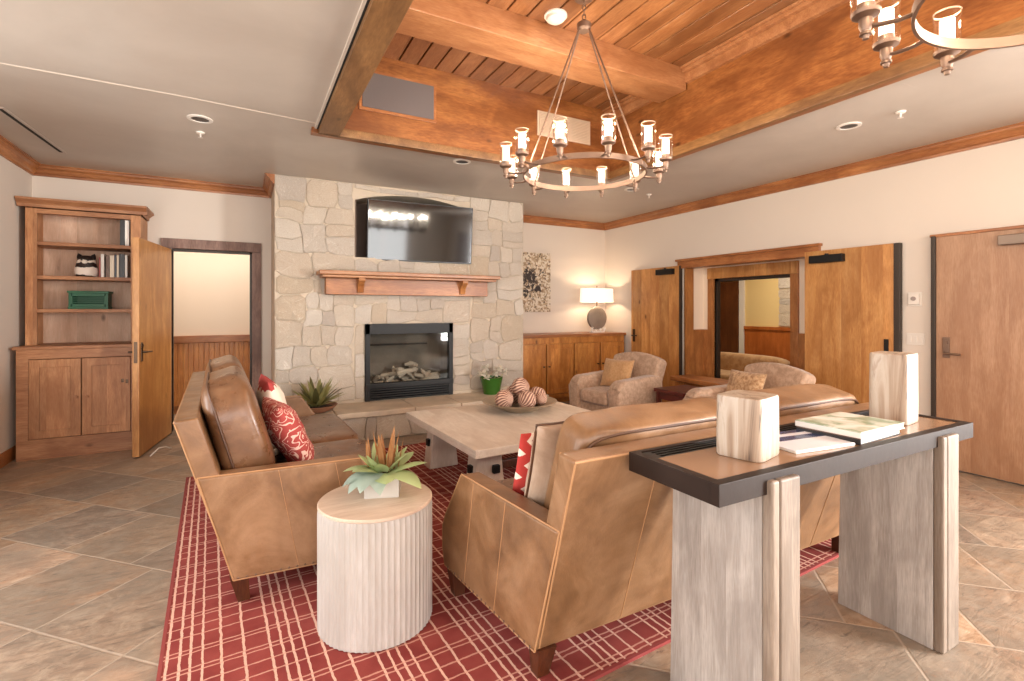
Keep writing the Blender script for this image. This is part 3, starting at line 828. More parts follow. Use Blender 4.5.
vw = single('wainscot_vestibule', MB().box(IX-0.02, IX, OY0, IY0-0.10, 0, 1.12).box(IX-0.02, IX, IY1+0.10, OY1, 0, 1.12).box(XR+T, IX-0.02, OY1-0.02, OY1, 0, 1.12), M['trim_z'], 'brown wainscot strips flanking the inner lobby opening', 'wainscot', **ST)
oc = thing('trim_7', 'stained timber casing around the double door opening', 'door casing', kind='structure')
obj('header', MB().box(XR-0.035, XR+T, OY0-0.07, OY1+0.10, OH-0.03, OH+0.085, 0.006), M['trim_y'], oc)
obj('header_cap', MB().box(XR-0.06, XR, OY0-0.09, OY1+0.12, OH+0.07, OH+0.10, 0.005), M['trim_y'], oc)
obj('jamb', MB().box(XR, XR+T, OY1-0.03, OY1+0.01, 0, OH), M['trim_z'], oc)
obj('jamb', MB().box(XR, XR+T, OY0-0.01, OY0+0.03, 0, OH), M['trim_z'], oc)
ic = thing('trim_8', 'honey timber frame of the inner lobby opening', 'door casing', kind='structure')
obj('jamb', MB().box(IX-0.03, IX+0.11, IY1, IY1+0.10, 0, IH+0.01, 0.006), M['trim_z'], ic)
obj('jamb', MB().box(IX-0.03, IX+0.11, IY0-0.10, IY0, 0, IH+0.01, 0.006), M['trim_z'], ic)
obj('header', MB().box(IX-0.04, IX+0.11, IY0-0.10, IY1+0.10, IH, IH+0.155, 0.006), M['alder_x'], ic)
obj('dark_stop', MB().box(IX+0.02, IX+0.06, IY1-0.05, IY1, 0, IH).box(IX+0.02, IX+0.06, IY0, IY1, IH-0.04, IH), M['door_frame_dark'], ic)
ld = thing('door_2', 'dark brown lobby door with a slim vision pane', 'door', (8.02, 6.04, 0), 0, kind='structure')
obj('door_leaf', MB().box(-0.05, -0.005, 0, 0.92, 0.01, 1.93, 0.003), M['lobby_door'], ld)
obj('vision_pane', MB().box(-0.056, -0.048, 0.62, 0.70, 1.18, 1.66), M['white_plastic'], ld)
h = MB().box(-0.062, -0.05, 0.77, 0.81, 0.93, 1.10).tube([(-0.06, 0.79, 1.0), (-0.10, 0.79, 1.0), (-0.105, 0.68, 1.0)], 0.01)
obj('door_handle', h, M['nickel'], ld)
single('trim_9', MB().box(7.98, 8.03, 5.93, 6.03, 0, 1.99).box(7.98, 8.03, 6.97, 7.05, 0, 1.99).box(7.98, 8.03, 5.93, 7.05, 1.94, 1.99), M['white_plastic'], 'pale casing around the dark lobby door', 'door casing', **ST)

# double doors folded back against the wall, and the third door
def closer(parent, y0, y1, z, x=0.0, s=-1, mat=None):
    c = MB().box(x+s*0.065, x, y0, y1, z-0.04, z+0.04, 0.006)
    e = y1 if abs(y1) > 0 else y0
    c.cyl((x+s*0.03, (y0+y1)/2, z+0.04), (x+s*0.03, (y0+y1)/2, z+0.055), 0.018)
    obj('door_closer', c, mat or M['black_metal'], parent)
d3 = thing('door_3', 'honey alder door folded back beside the table lamp', 'door', (XR-0.012, 5.06, 0), 0, kind='structure')
obj('door_leaf', MB().box(-0.05, 0, 0.0, 0.99, 0.015, 2.03, 0.003), M['alder'], d3)
obj('edge_strip', MB().box(-0.052, 0.002, -0.012, 0.002, 0.015, 2.03), M['door_frame_dark'], d3)
closer(d3, 0.08, 0.40, 1.955, -0.05, -1)
h = MB().box(-0.06, -0.05, 0.90, 0.95, 0.90, 1.10, 0.003).tube([(-0.05, 0.925, 1.0), (-0.10, 0.925, 1.0), (-0.105, 0.81, 1.0)], 0.009)
obj('door_handle', h, M['bronze'], d3)
d4 = thing('door_4', 'honey alder door folded back beside the thermostat', 'door', (XR-0.012, 3.27, 0), 0, kind='structure')
obj('door_leaf', MB().box(-0.05, 0, -0.85, 0.0, 0.015, 2.035, 0.003), M['alder'], d4)
obj('edge_strip', MB().box(-0.052, 0.002, -0.90, -0.848, 0.015, 2.035, 0.004), M['door_frame_dark'], d4)
closer(d4, -0.42, -0.08, 1.94, -0.05, -1)
h = MB().box(-0.06, -0.05, -0.81, -0.77, 0.90, 1.12, 0.003).tube([(-0.05, -0.79, 0.98), (-0.10, -0.79, 0.98), (-0.105, -0.70, 0.98)], 0.009)
obj('door_handle', h, M['black_metal'], d4)
d5 = thing('door_5', 'pale pinkish alder door in a dark frame beside the light switch', 'door', (XR-0.008, 2.10, 0), 0, kind='structure')
obj('door_leaf', MB().box(-0.035, 0, -0.98, 0.0, 0.012, 2.05, 0.003), M['alder_pale'], d5)
obj('door_frame', MB().box(-0.055, 0.006, -0.002, 0.032, 0, 2.06, 0.004).box(-0.055, 0.006, -1.03, -0.98, 0, 2.06, 0.004), M['door_frame_dark'], d5)
obj('head_strip', MB().box(-0.045, 0.006, -1.0, 0.045, 2.05, 2.075, 0.004), M['trim_y'], d5)
closer(d5, -0.82, -0.43, 1.965, -0.035, -1, M['steel_grey'])
h = MB().box(-0.045, -0.035, -0.10, -0.05, 0.98, 1.16, 0.003).tube([(-0.035, -0.075, 1.02), (-0.085, -0.075, 1.02), (-0.09, -0.19, 1.015)], 0.010).cyl((-0.045, -0.075, 1.12), (-0.055, -0.075, 1.12), 0.016)
obj('door_handle', h, M['nickel'], d5)

for k, y0 in ((6, -4.9),):  # dark panel added out of view so the television reflects something dark
    dd = thing('door_%d' % k, 'dark wood closet door in the wall past the pale door', 'door', (XR-0.008, y0, 0), 0, kind='structure')
    obj('door_leaf', MB().box(-0.035, 0, 0.0, 1.88, 0.012, 2.3, 0.003), M['lobby_door'], dd)
t = thing('thermostat', 'white square thermostat on the wall beside the pale door', 'thermostat', (XR, 2.275, 1.50))
obj('wall_plate', MB().box(-0.008, 0, -0.055, 0.055, -0.065, 0.065, 0.003), M['white_plastic'], t)
obj('body', MB().box(-0.032, -0.008, -0.042, 0.042, -0.05, 0.05, 0.006), M['white_plastic'], t)
obj('dial', MB().cyl((-0.032, 0, 0.005), (-0.038, 0, 0.005), 0.02), M['vent'], t)
t = thing('light_switch', 'white triple light switch plate below the thermostat', 'light switch', (XR, 2.27, 1.13))
obj('wall_plate', MB().box(-0.007, 0, -0.07, 0.07, -0.055, 0.055, 0.003), M['white_plastic'], t)
for k in (-1, 0, 1):
    obj('toggle', MB().box(-0.013, -0.007, k*0.045-0.014, k*0.045+0.014, -0.03, 0.03, 0.002), M['white_plastic'], t)

# ceiling fittings
def downlight(x, y, label):
    t = thing('recessed_downlight', label, 'ceiling light', (x, y, CZ), group='recessed ceiling downlights')
    obj('trim_ring', MB().lathe([(0.062, 0), (0.088, 0), (0.088, -0.006), (0.062, -0.008), (0.062, 0)], 28), M['white_plastic'], t)
    obj('baffle', MB().lathe([(0.062, -0.003), (0.062, -0.002), (0.0, -0.001)], 28), M['lens'], t)
downlight(-0.31, 4.52, 'recessed dark downlight in the ceiling above the bookcase side')
downlight(1.90, 4.58, 'recessed downlight in the ceiling before the stone chimney, near the television')
downlight(4.27, 2.22, 'recessed downlight in the ceiling over the double doors')
downlight(4.17, 4.65, 'recessed downlight in the ceiling beyond the chandelier, before the corner lamp')
def sprinkler(x, y, label):
    t = thing('fire_sprinkler', label, 'sprinkler', (x, y, CZ), group='white fire sprinklers')
    obj('escutcheon', MB().lathe([(0, 0), (0.034, 0), (0.03, -0.01), (0.012, -0.014), (0, -0.014)], 16), M['white_plastic'], t)
    obj('deflector', MB().lathe([(0, -0.014), (0.006, -0.014), (0.006, -0.04), (0.02, -0.044), (0, -0.046)], 12), M['white_plastic'], t)
sprinkler(-0.33, 4.86, 'white fire sprinkler beside the downlight on the bookcase side')
sprinkler(4.31, 1.88, 'white fire sprinkler in the ceiling near the second chandelier')
sprinkler(4.55, 4.75, 'white fire sprinkler in the ceiling near the lamp corner')
t = thing('smoke_detector', 'white round smoke detector on the coffer planks beside the chandelier hook', 'smoke detector', (2.02, 3.07, CT))
obj('base', MB().lathe([(0, 0), (0.085, 0), (0.085, -0.012), (0, -0.012)], 28), M['white_plastic'], t)
obj('cap', MB().lathe([(0.07, -0.012), (0.066, -0.035), (0.045, -0.05), (0.02, -0.053), (0, -0.053)], 28), M['white_plastic'], t)
t = thing('slot_diffuser', 'narrow slot air diffuser in the ceiling above the bookcase', 'air vent', (-1.55, 5.52, CZ), math.radians(-3.5))
obj('frame', MB().box(-0.035, 0.035, -0.58, 0.58, -0.006, 0, 0.002), M['ceiling'], t)
obj('slot', MB().box(-0.013, 0.013, -0.55, 0.55, -0.008, -0.005), M['black'], t)
t = thing('speaker_panel', 'grey cloth speaker panel set in the coffer board over the television', 'vent panel', (1.18, CY1-0.02, 3.265))
obj('frame', MB().box(-0.34, 0.34, -0.014, 0, -0.175, 0.175, 0.003), M['trim_x'], t)
obj('panel', MB().box(-0.315, 0.315, -0.02, -0.012, -0.15, 0.15, 0.003), M['vent_dark'], t)
t = thing('air_grille', 'pale grey air grille in the coffer board behind the chandelier', 'vent panel', (2.92, CY1-0.02, 3.29))
obj('frame', MB().box(-0.33, 0.33, -0.014, 0, -0.125, 0.125, 0.003), M['vent_pale'], t)
g = MB()
for i in range(14): g.box(-0.31, 0.31, -0.022, -0.012, -0.108+i*0.0163, -0.108+i*0.0163+0.010)
obj('louver', g, M['vent_pale'], t)

# ------------------------------------------------------------------ stone fireplace
FX0, FX1, FY = 0.28, 3.39, 5.97
NX0, NX1, NZ0, NZ1, NZA = 1.125, 2.585, 2.02, 2.69, 2.80       # television niche
BX0, BX1, BZ0, BZ1 = 1.24, 2.34, 0.32, 1.235                   # firebox
fp = thing('stone_fireplace', 'tall chimney breast of pale cut stone with a raised hearth', 'fireplace')
def arch(x0, x1, z0, z1, n=12):
    return [(x0+(x1-x0)*i/n, z0+(z1-z0)*math.sin(PI*i/n)**0.8) for i in range(n+1)]
c = MB()
D = 0.42
c.box(FX0, NX0, FY, YB, 0, CZ).box(NX1, FX1, FY, YB, 0, CZ)
c.box(NX0, NX1, FY+D, YB, 0, CZ)
c.box(NX0, NX1, FY, FY+D, BZ1, NZ0)
ar = arch(NX0, NX1, NZ1, NZA)
c.prism(ar + [(NX1, CZ), (NX0, CZ)], 'y', FY, FY+D)
c.box(NX0, BX0, FY, FY+D, 0, BZ1).box(BX1, NX1, FY, FY+D, 0, BZ1).box(BX0, BX1, FY, FY+D, 0, BZ0)
obj('chimney_breast', c, M['mortar'], fp, smooth=False)
nl = MB().box(NX0, NX1, FY+D-0.03, FY+D-0.001, NZ0, NZ1).prism(ar, 'y', FY+D-0.03, FY+D-0.001)
nl.box(NX0+0.0005, NX0+0.02, FY+0.02, FY+D, NZ0, NZ1).box(NX1-0.02, NX1-0.0005, FY+0.02, FY+D, NZ0, NZ1)
obj('niche_lining', nl, M['niche'], fp, smooth=False)

def stone_block(bm, lay, pts, y, depth, rng):
    """one rough stone: outline pts (x,z), front face at y-depth, softened rim"""
    tint = rng.random()
    cx = sum(p[0] for p in pts)/len(pts); cz = sum(p[1] for p in pts)/len(pts)
    def ring(sc, yy):
        out = []
        for px, pz in pts:
            dx, dz = px-cx, pz-cz
            l = math.hypot(dx, dz)
            k = max(0.2, (l-sc)/l)
            out.append(bm.verts.new((cx+dx*k, yy, cz+dz*k)))
        return out
    R = [ring(0.0, y+0.01), ring(0.001, y-depth*0.45), ring(0.005, y-depth*0.9), ring(0.02, y-depth)]
    n = len(pts)
    fs = []
    for A, B in zip(R, R[1:]):
        for i in range(n): fs.append(bm.faces.new((A[i], A[(i+1) % n], B[(i+1) % n], B[i])))
    mid = bm.verts.new((cx, y-depth*(1.0+rng.uniform(-0.1, 0.3)), cz))
    for i in range(n): fs.append(bm.faces.new((R[-1][i], R[-1][(i+1) % n], mid)))
    for f in fs:
        for lp in f.loops: lp[lay] = (tint, rng.random(), rng.random(), 1)
def subdivide(x0, x1, z0, z1, rng, out, lo=0.12, hi=0.50, hz=0.36):
    w, h = x1-x0, z1-z0
    if w <= hi and h <= hz and (w*h < 0.05 or rng.random() < 0.38) or (w < 2*lo and h < 2*lo*0.8):
        out.append((x0, x1, z0, z1)); return
    if (w/hi > h/hz and w > 2*lo) or h < 1.6*lo:
        s = x0+w*rng.uniform(0.33, 0.67)
        subdivide(x0, s, z0, z1, rng, out, lo, hi, hz); subdivide(s, x1, z0, z1, rng, out, lo, hi, hz)
    else:
        s = z0+h*rng.uniform(0.33, 0.67)
        subdivide(x0, x1, z0, s, rng, out, lo, hi, hz); subdivide(x0, x1, s, z1, rng, out, lo, hi, hz)
def stones(regions, y, rng, depth=(0.006, 0.020), gap=0.001, jit=0.036):
    mb = MB()
    lay = mb.bm.loops.layers.float_color.new('tint')
    for reg in regions:
        (x0, x1, z0, z1) = reg[:4]
        cells = []
        subdivide(x0, x1, z0, z1, rng, cells)
        for a, b, c_, d in cells:
            w, h = b-a, d-c_
            pts = []
            m = 4
            r = min(w, h)*rng.uniform(0.05, 0.20)
            def lim(px, pz):
                return (min(max(px, x0+gap), x1-gap), min(max(pz, z0+gap), z1-gap))
            jx = lambda: rng.uniform(-jit, jit*0.5)
            A, B, C_, D_ = a+gap, b-gap, c_+gap, d-gap
            # walk round the rectangle with clipped, wandering corners
            base = [(A+r, C_), ((A+B)/2, C_), (B-r, C_), (B, C_+r), (B, (C_+D_)/2), (B, D_-r), (B-r, D_), ((A+B)/2, D_), (A+r, D_), (A, D_-r), (A, (C_+D_)/2), (A, C_+r)]
            for (px, pz) in base:
                q = mnoise.noise(Vector((px*4.1, pz*4.1, 3.7)))*jit*1.6
                q2 = mnoise.noise(Vector((px*4.1+20, pz*4.1, 9.7)))*jit*1.6
                pts.append(lim(px+q+rng.uniform(-1, 1)*jit*0.2, pz+q2+rng.uniform(-1, 1)*jit*0.2))
            stone_block(mb.bm, lay, pts, y, rng.uniform(*depth), rng)
    bmesh.ops.recalc_face_normals(mb.bm, faces=mb.bm.faces[:])
    return mb
rng = random.Random(11)
regs = [(FX0, NX0, 0.35, CZ), (NX1, FX1, 0.35, CZ), (NX0, NX1, NZA, CZ), (NX0, NX1, BZ1, NZ0), (NX0, BX0, 0.35, BZ1), (BX1, NX1, 0.35, BZ1)]
obj('stone_facing', stones(regs, FY, rng), M['stone'], fp, ang=50)
# raised hearth
HY = 5.38
obj('hearth_base', MB().box(FX0, FX1, HY+0.03, FY, 0, 0.265), M['mortar'], fp, smooth=False)
obj('hearth_facing', stones([(FX0, FX1, 0.0, 0.265)], HY+0.03, random.Random(5), (0.015, 0.03)), M['stone'], fp, ang=50)
hs = MB()
r5 = random.Random(8)
x = FX0-0.03
while x < FX1:
    w = r5.uniform(0.5, 0.85)
    x2 = min(x+w, FX1+0.02)
    if FX1+0.02-x2 < 0.25: x2 = FX1+0.02
    n = 9
    pts = [(x+0.004+(x2-x-0.008)*i/n, HY-0.035+0.025*mnoise.noise(Vector((x+i*0.31, 4.2, 1)))) for i in range(n+1)]
    hs.prism(pts+[(x2-0.004, FY-0.012), (x+0.004, FY-0.012)], 'z', 0.262, 0.32, 0.008)
    x = x2
obj('hearth_slab', hs, M['hearth'], fp)

# gas insert
gi = thing('gas_fireplace_insert', 'black framed gas fireplace insert with a pale driftwood log set', 'fireplace insert', (0, 0, 0))
b = MB()
b.box(BX0+0.01, BX1-0.01, FY+0.36, FY+0.38, BZ0+0.01, BZ1-0.01).box(BX0+0.01, BX0+0.03, FY+0.05, FY+0.37, BZ0+0.01, BZ1-0.01).box(BX1-0.03, BX1-0.01, FY+0.05, FY+0.37, BZ0+0.01, BZ1-0.01)
b.box(BX0+0.01, BX1-0.01, FY+0.05, FY+0.37, BZ0+0.14, BZ0+0.17).box(BX0+0.01, BX1-0.01, FY+0.05, FY+0.37, BZ1-0.04, BZ1-0.01)
obj('firebox', b, M['firebrick'], gi, smooth=False)
f = MB()
FY1 = FY-0.035
f.box(BX0, BX0+0.055, FY1, FY+0.05, BZ0, BZ1, 0.004).box(BX1-0.055, BX1, FY1, FY+0.05, BZ0, BZ1, 0.004)
f.box(BX0, BX1, FY1, FY+0.05, BZ1-0.125, BZ1, 0.004).box(BX0, BX1, FY1-0.01, FY+0.05, BZ0+0.145, BZ0+0.205, 0.004)
obj('frame', f, M['black_metal'], gi)
obj('hood', MB().box(BX0+0.07, BX1-0.3, FY+0.10, FY+0.16, BZ1-0.27, BZ1-0.25), M['black_metal'], gi)
l = MB()
for i in range(5): l.box(BX0+0.04, BX1-0.04, FY1+0.002-0.004*(4-i)*0.3, FY+0.03, BZ0+0.008+i*0.028, BZ0+0.008+i*0.028+0.018, 0.003)
obj('louver_grille', l, M['black_metal'], gi)
obj('louver_back', MB().box(BX0+0.05, BX1-0.05, FY+0.03, FY+0.05, BZ0, BZ0+0.15), M['black'], gi)
obj('fire_glass', MB().box(BX0+0.05, BX1-0.05, FY-0.005, FY, BZ0+0.20, BZ1-0.12), M['fire_glass'], gi, smooth=False)
rl = random.Random(4)
for i in range(34):
    lx = BX0+0.14+rl.random()*(BX1-BX0-0.28); ly = FY+0.10+rl.random()*0.2
    hgt = 0.24*math.exp(-((lx-(BX0+BX1)/2-0.02)/0.22)**2)
    lz = BZ0+0.19+rl.random()*(hgt+0.015)
    a = rl.uniform(0, PI); ln = rl.uniform(0.06, 0.15); r_ = rl.uniform(0.018, 0.036)
    tl = rl.uniform(-0.5, 0.7)
    d = Vector((math.cos(a)*math.cos(tl), math.sin(a)*math.cos(tl)*0.4, math.sin(tl)))*ln
    p = Vector((lx, ly, lz))
    m_ = MB().tube([p-d, p-d*0.4+Vector((0, 0, 0.008)), p+d*0.3, p+d+Vector((0, 0, -0.006))], [r_*0.8, r_, r_*0.9, r_*0.5], 7)
    obj('log', m_, M['log'], gi)
eb = MB()
for i in range(60):
    ex = BX0+0.08+rl.random()*(BX1-BX0-0.16); ey = FY+0.04+rl.random()*0.28
    eb.superq(rl.uniform(.012, .028), rl.uniform(.012, .025), rl.uniform(.008, .018), 0.7, 0.7, 8, 5, Matrix.Translation((ex, ey, BZ0+0.18)))
em = obj('ember_bed', eb, M['log'], gi); em['kind'] = 'stuff'

# mantel
mt = thing('mantel_shelf', 'honey timber mantel shelf with carved corbels under the television', 'mantel')
MZ = 1.79
obj('shelf', MB().box(0.70, 2.88, 5.66, FY-0.012, MZ, MZ+0.045, 0.008).box(0.735, 2.845, 5.70, FY-0.012, MZ-0.03, MZ, 0.008), M['beam_x'], mt)
obj('fascia', MB().box(0.79, 2.78, 5.83, FY-0.012, MZ-0.215, MZ-0.03, 0.006), M['trim_x'], mt)
for cx in (1.16, 2.42):
    pr = [(5.83, MZ-0.03), (5.71, MZ-0.03), (5.715, MZ-0.06), (5.75, MZ-0.085), (5.785, MZ-0.12), (5.80, MZ-0.16), (5.81, MZ-0.19), (5.83, MZ-0.195)]
    obj('corbel', MB().prism(pr, 'x', cx-0.035, cx+0.035, 0.004), M['trim_z'], mt)

# television
tv = thing('television', 'flat black television set in the arched niche above the mantel', 'television', (1.925, FY-0.03, 2.345), math.radians(-3.0))
TM = rot(math.radians(5.0), 0, 0)
obj('housing', MB().box(-0.66, 0.66, -0.025, 0.025, -0.35, 0.37, 0.006, M=TM), M['tv_body'], tv)
obj('screen', MB().box(-0.648, 0.648, -0.028, -0.024, -0.335, 0.358, M=TM), M['tv'], tv, smooth=False)
obj('wall_bracket', MB().box(-0.2, 0.2, 0.02, 0.08, -0.15, 0.15, 0.004).box(-0.05, 0.05, 0.06, 0.40, -0.05, 0.05), M['black_metal'], tv)

# picture beside the chimney
t = thing('wall_picture', 'speckled beige picture with a dark blot hanging beside the chimney', 'picture', (3.96, YB, 1.84))
obj('canvas', MB().box(-0.38, 0.38, -0.035, 0, -0.47, 0.47, 0.004), M['mosaic'], t, smooth=False)

# ------------------------------------------------------------------ bookcase with cupboard
bc = thing('bookcase_hutch', 'aged pine bookcase hutch over a two door cupboard in the corner', 'bookcase', (0, 0, 0))
X0, X1, Y0, YK = -1.86, -0.925, 6.17, YB-0.005
b = MB()
b.box(X0, X0+0.03, Y0+0.02, YK, 0, 1.03).box(X1-0.03, X1, Y0+0.02, YK, 0, 1.03).box(X0, X1, YK-0.02, YK, 0, 1.03)
b.box(X0, X1, Y0+0.02, YK, 0.09, 0.12)
obj('carcass', b, M['pine'], bc)
ff = MB()
ff.box(X0, X0+0.085, Y0, Y0+0.025, 0.0, 1.03, 0.003).box(X1-0.085, X1, Y0, Y0+0.025, 0.0, 1.03, 0.003)
ff.box(X0+0.08, X1-0.08, Y0, Y0+0.025, 0.94, 1.03, 0.003).box(X0+0.08, X1-0.08, Y0, Y0+0.025, 0.0, 0.19, 0.003)
obj('face_frame', ff, M['pine_x'], bc)
obj('worktop', MB().box(X0-0.02, X1+0.02, Y0-0.02, YK, 1.03, 1.06, 0.005), M['pine_x'], bc)
xm = (X0+X1)/2
for (a, b_, kx) in ((X0+0.088, xm-0.004, xm-0.035), (xm+0.004, X1-0.088, xm+0.045)):
    d = MB()
    d.box(a, a+0.075, Y0-0.006, Y0+0.018, 0.195, 0.935, 0.003).box(b_-0.075, b_, Y0-0.006, Y0+0.018, 0.195, 0.935, 0.003)
    d.box(a+0.07, b_-0.07, Y0-0.006, Y0+0.018, 0.86, 0.935, 0.003).box(a+0.07, b_-0.07, Y0-0.006, Y0+0.018, 0.195, 0.27, 0.003)
    d.box(a+0.07, b_-0.07, Y0+0.006, Y0+0.014, 0.26, 0.87)
    dd = obj('door', d, M['pine'], bc)
    obj('knob', MB().lathe([(0, 0), (0.008, 0), (0.008, 0.012), (0.017, 0.020), (0.015, 0.032), (0, 0.035)], 14, rot(PI/2, 0, 0, (kx, Y0-0.006, 0.565))), M['pine_x'], dd)
for kx, kz in ((X1-0.15, 0.70), (X1-0.115, 0.69)):
    obj('catch', MB().box(kx-0.010, kx+0.010, Y0-0.014, Y0-0.005, kz-0.018, kz+0.018, 0.003), M['bronze'], bc)
HX0, HX1, HY0 = X0+0.005, X1-0.035, 6.37
hc = MB()
hc.box(HX0, HX0+0.028, HY0+0.02, YK, 1.06, 2.40).box(HX1-0.028, HX1, HY0+0.02, YK, 1.06, 2.40).box(HX0, HX1, HY0, YK, 2.38, 2.41)
obj('hutch_side', hc, M['pine'], bc)
obj('hutch_back', MB().box(HX0+0.02, HX1-0.02, YK-0.025, YK-0.005, 1.06, 2.39), M['pine_back'], bc, smooth=False)
for a in (HX0, HX1-0.085): obj('hutch_stile', MB().box(a, a+0.085, HY0, HY0+0.024, 1.06, 2.40, 0.003), M['pine'], bc)
obj('hutch_rail', MB().box(HX0+0.08, HX1-0.08, HY0, HY0+0.024, 2.335, 2.40, 0.003), M['pine_x'], bc)
SHZ = (2.065, 1.735, 1.41)
for z in SHZ:
    obj('shelf', MB().box(HX0+0.025, HX1-0.025, HY0+0.012, YK-0.02, z-0.035, z, 0.004), M['pine_x'], bc)
cr = [(0, 2.39), (0.015, 2.39), (0.02, 2.42), (0.045, 2.445), (0.06, 2.455), (0.06, 2.475), (0, 2.475)]
cro = MB().prism([(HY0-p, z) for p, z in cr], 'x', HX0-0.055, HX1+0.055)
cro.box(HX0-0.055, HX1+0.055, HY0, YK, 2.455, 2.475)
cro.prism([(HX1+p, z) for p, z in cr], 'y', HY0-0.02, YK).prism([(HX0-p*0.6, z) for p, z in cr], 'y', HY0-0.02, YK)
obj('cornice', cro, M['pine_x'], bc, ang=25)

# books and ornaments on the shelves
def book(x, z, w, h, d, cover, label, group, tilt=0.0, y=None):
    t = thing('book', label, 'book', (x, (HY0+0.05) if y is None else y, z), 0, group)
    TT = rot(0, tilt, 0)
    obj('cover', MB().box(0, 0.004, 0, d, 0, h, M=TT).box(w-0.004, w, 0, d, 0, h, M=TT).box(0, w, -0.002, 0.004, 0, h, 0.002, M=TT), M['bk_'+cover], t)
    obj('pages', MB().box(0.004, w-0.004, 0.004, d-0.004, 0.005, h-0.005, M=TT), M['paper_edge'], t, smooth=False)
bx = HX1-0.09
G1, G2 = 'books on the top shelf', 'books beside the figurine'
book(bx-0.050, SHZ[0], 0.035, 0.265, 0.19, 'white', 'tall white spined book at the end of the top shelf', G1)
book(bx-0.092, SHZ[0], 0.040, 0.27, 0.20, 'black', 'thick black book beside the white one on the top shelf', G1)
xx = bx-0.028
for w, h, cv, lb in ((0.020, 0.235, 'white', 'slim white book closest to the cabinet stile, level with the figurine'),
                     (0.046, 0.245, 'black', 'broad black book third from the stile end of the second shelf'),
                     (0.018, 0.23, 'cream', 'thin cream book squeezed between the navy and black books on the second shelf'),
                     (0.016, 0.235, 'navy', 'thin navy book next to the pale thick books on the second shelf'),
                     (0.036, 0.225, 'cream', 'thick cream book in the middle of the second shelf row'),
                     (0.030, 0.22, 'brown', 'worn brown book beside the thick cream one on the second shelf'),
                     (0.026, 0.235, 'white', 'white book next to the slender red one on the second shelf'),
                     (0.012, 0.20, 'red', 'slender red book standing last in the row near the figurine')):
    xx -= w+0.002
    if cv == 'brown': book(xx, SHZ[1], w, h, 0.19, cv, lb, G2, 0.0)
    else: book(xx, SHZ[1], w, h, 0.19, cv, lb, G2)
    if cv == 'brown': xx -= 0.012
t = thing('figurine', 'round black and white animal figurine with pricked ears on the second shelf', 'figurine', (-1.425, HY0+0.12, SHZ[1]))
t.scale = (1.15, 1.15, 1.15)
fm = MB().lathe([(0, 0), (0.070, 0.0), (0.082, 0.03), (0.084, 0.065), (0.072, 0.105), (0.066, 0.14), (0.058, 0.17), (0.035, 0.188), (0, 0.192)], 28, Matrix.Scale(0.75, 4, (0, 1, 0)))
obj('body', fm, M['owl'], t)
for s in (-1, 1):
    obj('ear', MB().lathe([(0.026, 0), (0.018, 0.022), (0, 0.045)], 12, Matrix.Translation((s*0.042, 0, 0.168)) @ Matrix.Rotation(s*0.35, 4, 'Y')), M['bk_black'], t)
    obj('eye', MB().superq(0.008, 0.006, 0.008, 1, 1, 10, 6, Matrix.Translation((s*0.022, -0.052, 0.148))), M['bk_black'], t)
obj('muzzle', MB().superq(0.02, 0.014, 0.014, 1, 1, 12, 8, Matrix.Translation((0, -0.055, 0.128))), M['petal'], t)
t = thing('green_lantern_box', 'green painted wooden box with a slatted window on the third shelf', 'box', (-1.395, HY0+0.05, SHZ[2]))
b = MB()
b.box(-0.16, 0.16, 0, 0.18, 0.0, 0.022, 0.004).box(-0.165, 0.165, -0.008, 0.19, 0.160, 0.182, 0.005)
b.box(-0.15, 0.15, 0.15, 0.17, 0.02, 0.165)
for s in (-1, 1): b.box(s*0.14-0.016, s*0.14+0.016, 0.005, 0.165, 0.02, 0.165, 0.003)
b.box(-0.14, 0.14, 0.005, 0.022, 0.128, 0.165, 0.003).box(-0.14, 0.14, 0.005, 0.022, 0.02, 0.052, 0.003)
obj('case', b, M['green_paint'], t)
sl = MB()
for i in range(3): sl.box(-0.125, 0.125, 0.03, 0.036, 0.062+i*0.023, 0.070+i*0.023)
obj('slatted_window', sl, M['green_paint'], t)

# ------------------------------------------------------------------ buffet in the corner with table lamp
bf = thing('buffet_cabinet', 'low honey wood buffet with four panel doors in the corner', 'cabinet', (0, 0, 0))
QX0, QX1, QY0, QZ = 3.42, 5.42, 6.22, 1.025
obj('carcass', MB().box(QX0, QX1, QY0+0.02, YB-0.01, 0.08, QZ-0.03).box(QX0+0.03, QX1-0.03, QY0+0.07, YB-0.01, 0, 0.09), M['buffet'], bf)
obj('worktop', MB().box(QX0-0.01, QX1+0.03, QY0-0.02, YB-0.008, QZ-0.035, QZ+0.008, 0.006), M['trim_x'], bf)
obj('face_frame', MB().box(QX0, QX1, QY0+0.004, QY0+0.02, 0.90, QZ-0.03).box(QX0, QX1, QY0+0.004, QY0+0.02, 0.08, 0.14), M['buffet'], bf)
dw = (QX1-QX0)/4
for i in range(4):
    a, b_ = QX0+i*dw+0.012, QX0+(i+1)*dw-0.012
    d = MB()
    d.box(a, a+0.07, QY0-0.016, QY0+0.004, 0.15, 0.89, 0.003).box(b_-0.07, b_, QY0-0.016, QY0+0.004, 0.15, 0.89, 0.003)
    d.box(a+0.065, b_-0.065, QY0-0.016, QY0+0.004, 0.82, 0.89, 0.003).box(a+0.065, b_-0.065, QY0-0.016, QY0+0.004, 0.15, 0.22, 0.003)
    d.box(a+0.06, b_-0.06, QY0-0.008, QY0, 0.21, 0.83)
    dd = obj('door', d, M['buffet'], bf)
    kx = b_-0.035 if i % 2 == 0 else a+0.035
    obj('handle', MB().cyl((kx, QY0-0.016, 0.56), (kx, QY0-0.04, 0.56), 0.012), M['bronze'], dd)
t = thing('table_lamp', 'lit table lamp with a grey disc base and a cream drum shade on the buffet', 'lamp', (5.06, 6.47, QZ+0.008))
